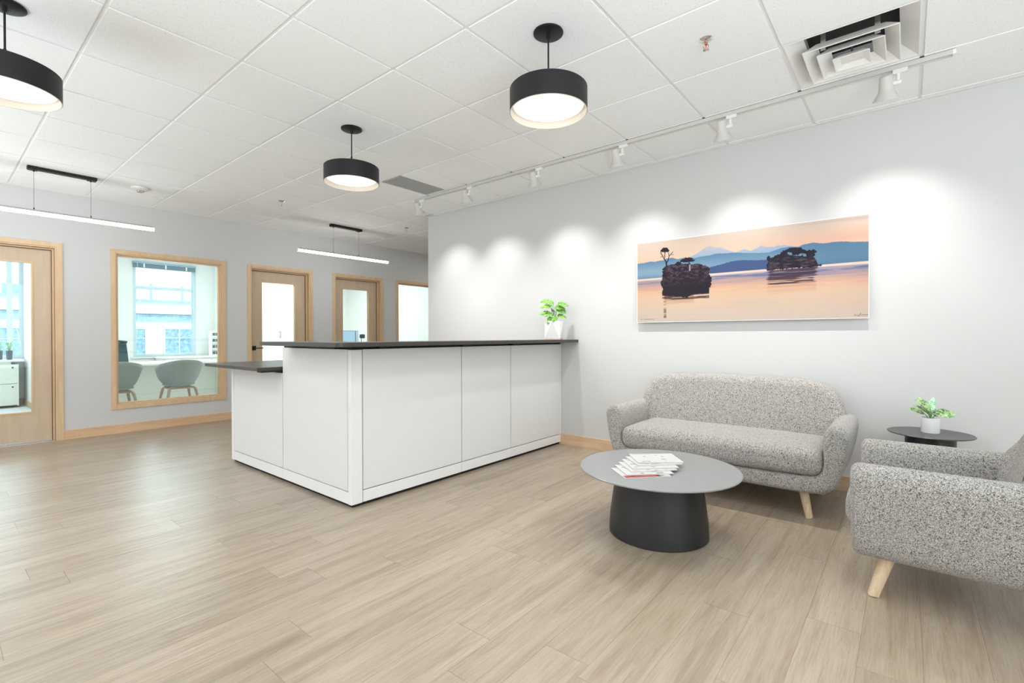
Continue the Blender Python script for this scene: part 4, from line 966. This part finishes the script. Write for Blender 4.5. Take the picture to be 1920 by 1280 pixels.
desk_plant(11.30, -.888, 'leafy green plant in a dark pot, nearest the office partition', 3, 13)
desk_plant(11.42, -.785, 'leafy green plant in a dark pot cut off by the left edge', 4, 9)
G().tube([(XO - .02, -1.0, 1.6), (XO - .03, -1.03, 1.0)], .004, 6)
lc = thing('blind_wand', 'thin white blind wand hanging slanted in the left office window', 'blind wand', (XO - .03, -.96, 2.3))
G().tube([(0, .01, -.7), (0, -.10, -1.32)], .006, 6).build('wand', M['desk_white'], lc); G().tube([(0, .01, .3), (0, .01, -.7)], .003, 6).build('cord', M['desk_white'], lc)
# third office: monitors on a desk, switch plates
dk3 = thing('office_desk', 'white desk carrying the blue-lit monitors behind the second door', 'desk', (8.3, -5.2, 0))
part(G().box(7.75, 8.60, -4.75, -6.2, .722, .75), 'desktop', M['desk_white'], dk3)
for x, y in ((7.8, -4.8), (8.55, -4.8), (7.8, -6.15), (8.55, -6.15)): part(G().box(x - .02, x + .02, y - .02, y + .02, 0, .722), 'leg', M['desk_white'], dk3)
def monitor(cx, cy, ang, w_, h_, mat, lab):
    t = thing('monitor', lab, 'monitor', (cx, cy, .75), ang, 'pair of monitors behind the second door')
    G().box(.0, .03, -w_ / 2, w_ / 2, .50 - h_, .50).build('housing', M['teal'], t, bev=.004)
    G().box(-.003, 0, -w_ / 2 + .006, w_ / 2 - .006, .50 - h_ + .01, .494).build('screen', M[mat], t)
    G().tube([(.05, 0, .01), (.05, 0, .30)], .014, 8).build('stand_post', M['black'], t); G().box(-.02, .16, -.09, .09, 0, .01).build('stand_foot', M['black'], t)
    G().box(.012, .05, -.03, .03, .25, .31).build('mount', M['black'], t)
monitor(8.00, -4.99, math.radians(-6), .27, .30, 'screen', 'left monitor with a bright light-blue screen behind the second door')
monitor(8.16, -5.27, math.radians(42), .20, .30, 'screen_dim', 'right monitor with a duller grey-blue screen turned beside the bright one')
hd = thing('webcam', 'small dark webcam on an arm right of the monitors', 'webcam', (8.15, -5.38, .75))
G().tube([(0, .02, .0), (0, .02, .36)], .006, 8).build('arm', M['black'], hd); rbx = rbox(.03, .05, .04, .02, seg=8); rbx.xf(lambda x, y, z: (x, y, z + .395)); rbx.build('camera_head', M['teal'], hd, smooth=True)
for x, lab in ((8.62, 'grey wall switch plate seen through the first middle door'), (8.50, 'white wall switch plate beside the grey one')):
    t = thing('wall_switch', lab, 'switch', (x, -4.020, 1.18)); G().box(-.035, .035, 0, .006, -.06, .06).build('plate', M['grille'] if x > 8.6 else M['desk_white'], t, bev=.001); G().box(-.012, .012, .006, .010, -.03, .03).build('rocker', M['white_metal'], t)

# ------------------------------------------------------------------ outside
struct(G().box(XO + .3, 60, -60, 60, -8.1, -8.0), 'ground', M['asphalt'])
bd_ = thing('building', 'pale stucco building with blue-grey windows across the street', 'building', (22, -3, -8))
part(G().box(22, 30, -30, 22, -8, 2.45), 'facade_wall', M['facade'], bd_)
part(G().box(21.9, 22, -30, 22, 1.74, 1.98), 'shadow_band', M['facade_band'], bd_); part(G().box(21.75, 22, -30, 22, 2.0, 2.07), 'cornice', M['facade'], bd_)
part(G().box(21.85, 22.3, -30, 22, 2.45, 2.53), 'parapet_cap', M['facade_band'], bd_)
part(G().box(21.95, 22, -30, 22, 1.50, 1.54), 'string_course', M['facade'], bd_)
for k in range(-9, 7):
    y1 = -5.87 - 1.55 * k if k <= 0 else -5.87 - 1.55 * k
    wdw = part(G().box(21.97, 22.0, y1, y1 - .92, .42, 1.43), 'window', M['far_glass'], bd_)
    part(G().frame('x', y1 + .04, y1 - .96, .38, 1.47, .04, 21.94, 21.99), 'window_frame', M['facade'], bd_, wdw)
    part(G().box(21.95, 21.98, y1 - .45, y1 - .48, .42, 1.43), 'glazing_bar', M['facade'], bd_, wdw); part(G().box(21.95, 21.98, y1, y1 - .92, 1.08, 1.10), 'glazing_bar', M['facade'], bd_, wdw)
up = part(G().box(24, 29, -30, -4.6, 2.45, 3.35), 'upper_storey', M['corrugated'], bd_)
for k in range(46): y = -4.8 - k * .22; part(G().box(23.97, 24.0, y, y - .07, 2.55, 3.3), 'cladding_rib', M['facade_band'] if k % 5 == 0 else M['corrugated'], bd_)
part(G().box(23.6, 29, -2.6, 12, 2.45, 3.0), 'upper_storey', M['corrugated'], bd_)
for k in range(9): y = -2.2 + k * .9; part(G().box(23.56, 23.6, y, y + .5, 2.5, 2.95), 'window', M['far_glass'], bd_)
for k in range(5): part(G().box(23.0, 23.04, -4.55 + k * .11, -4.51 + k * .11, 2.5, 3.2 - .15 * k), 'stair_rail', M['facade_band'], bd_)
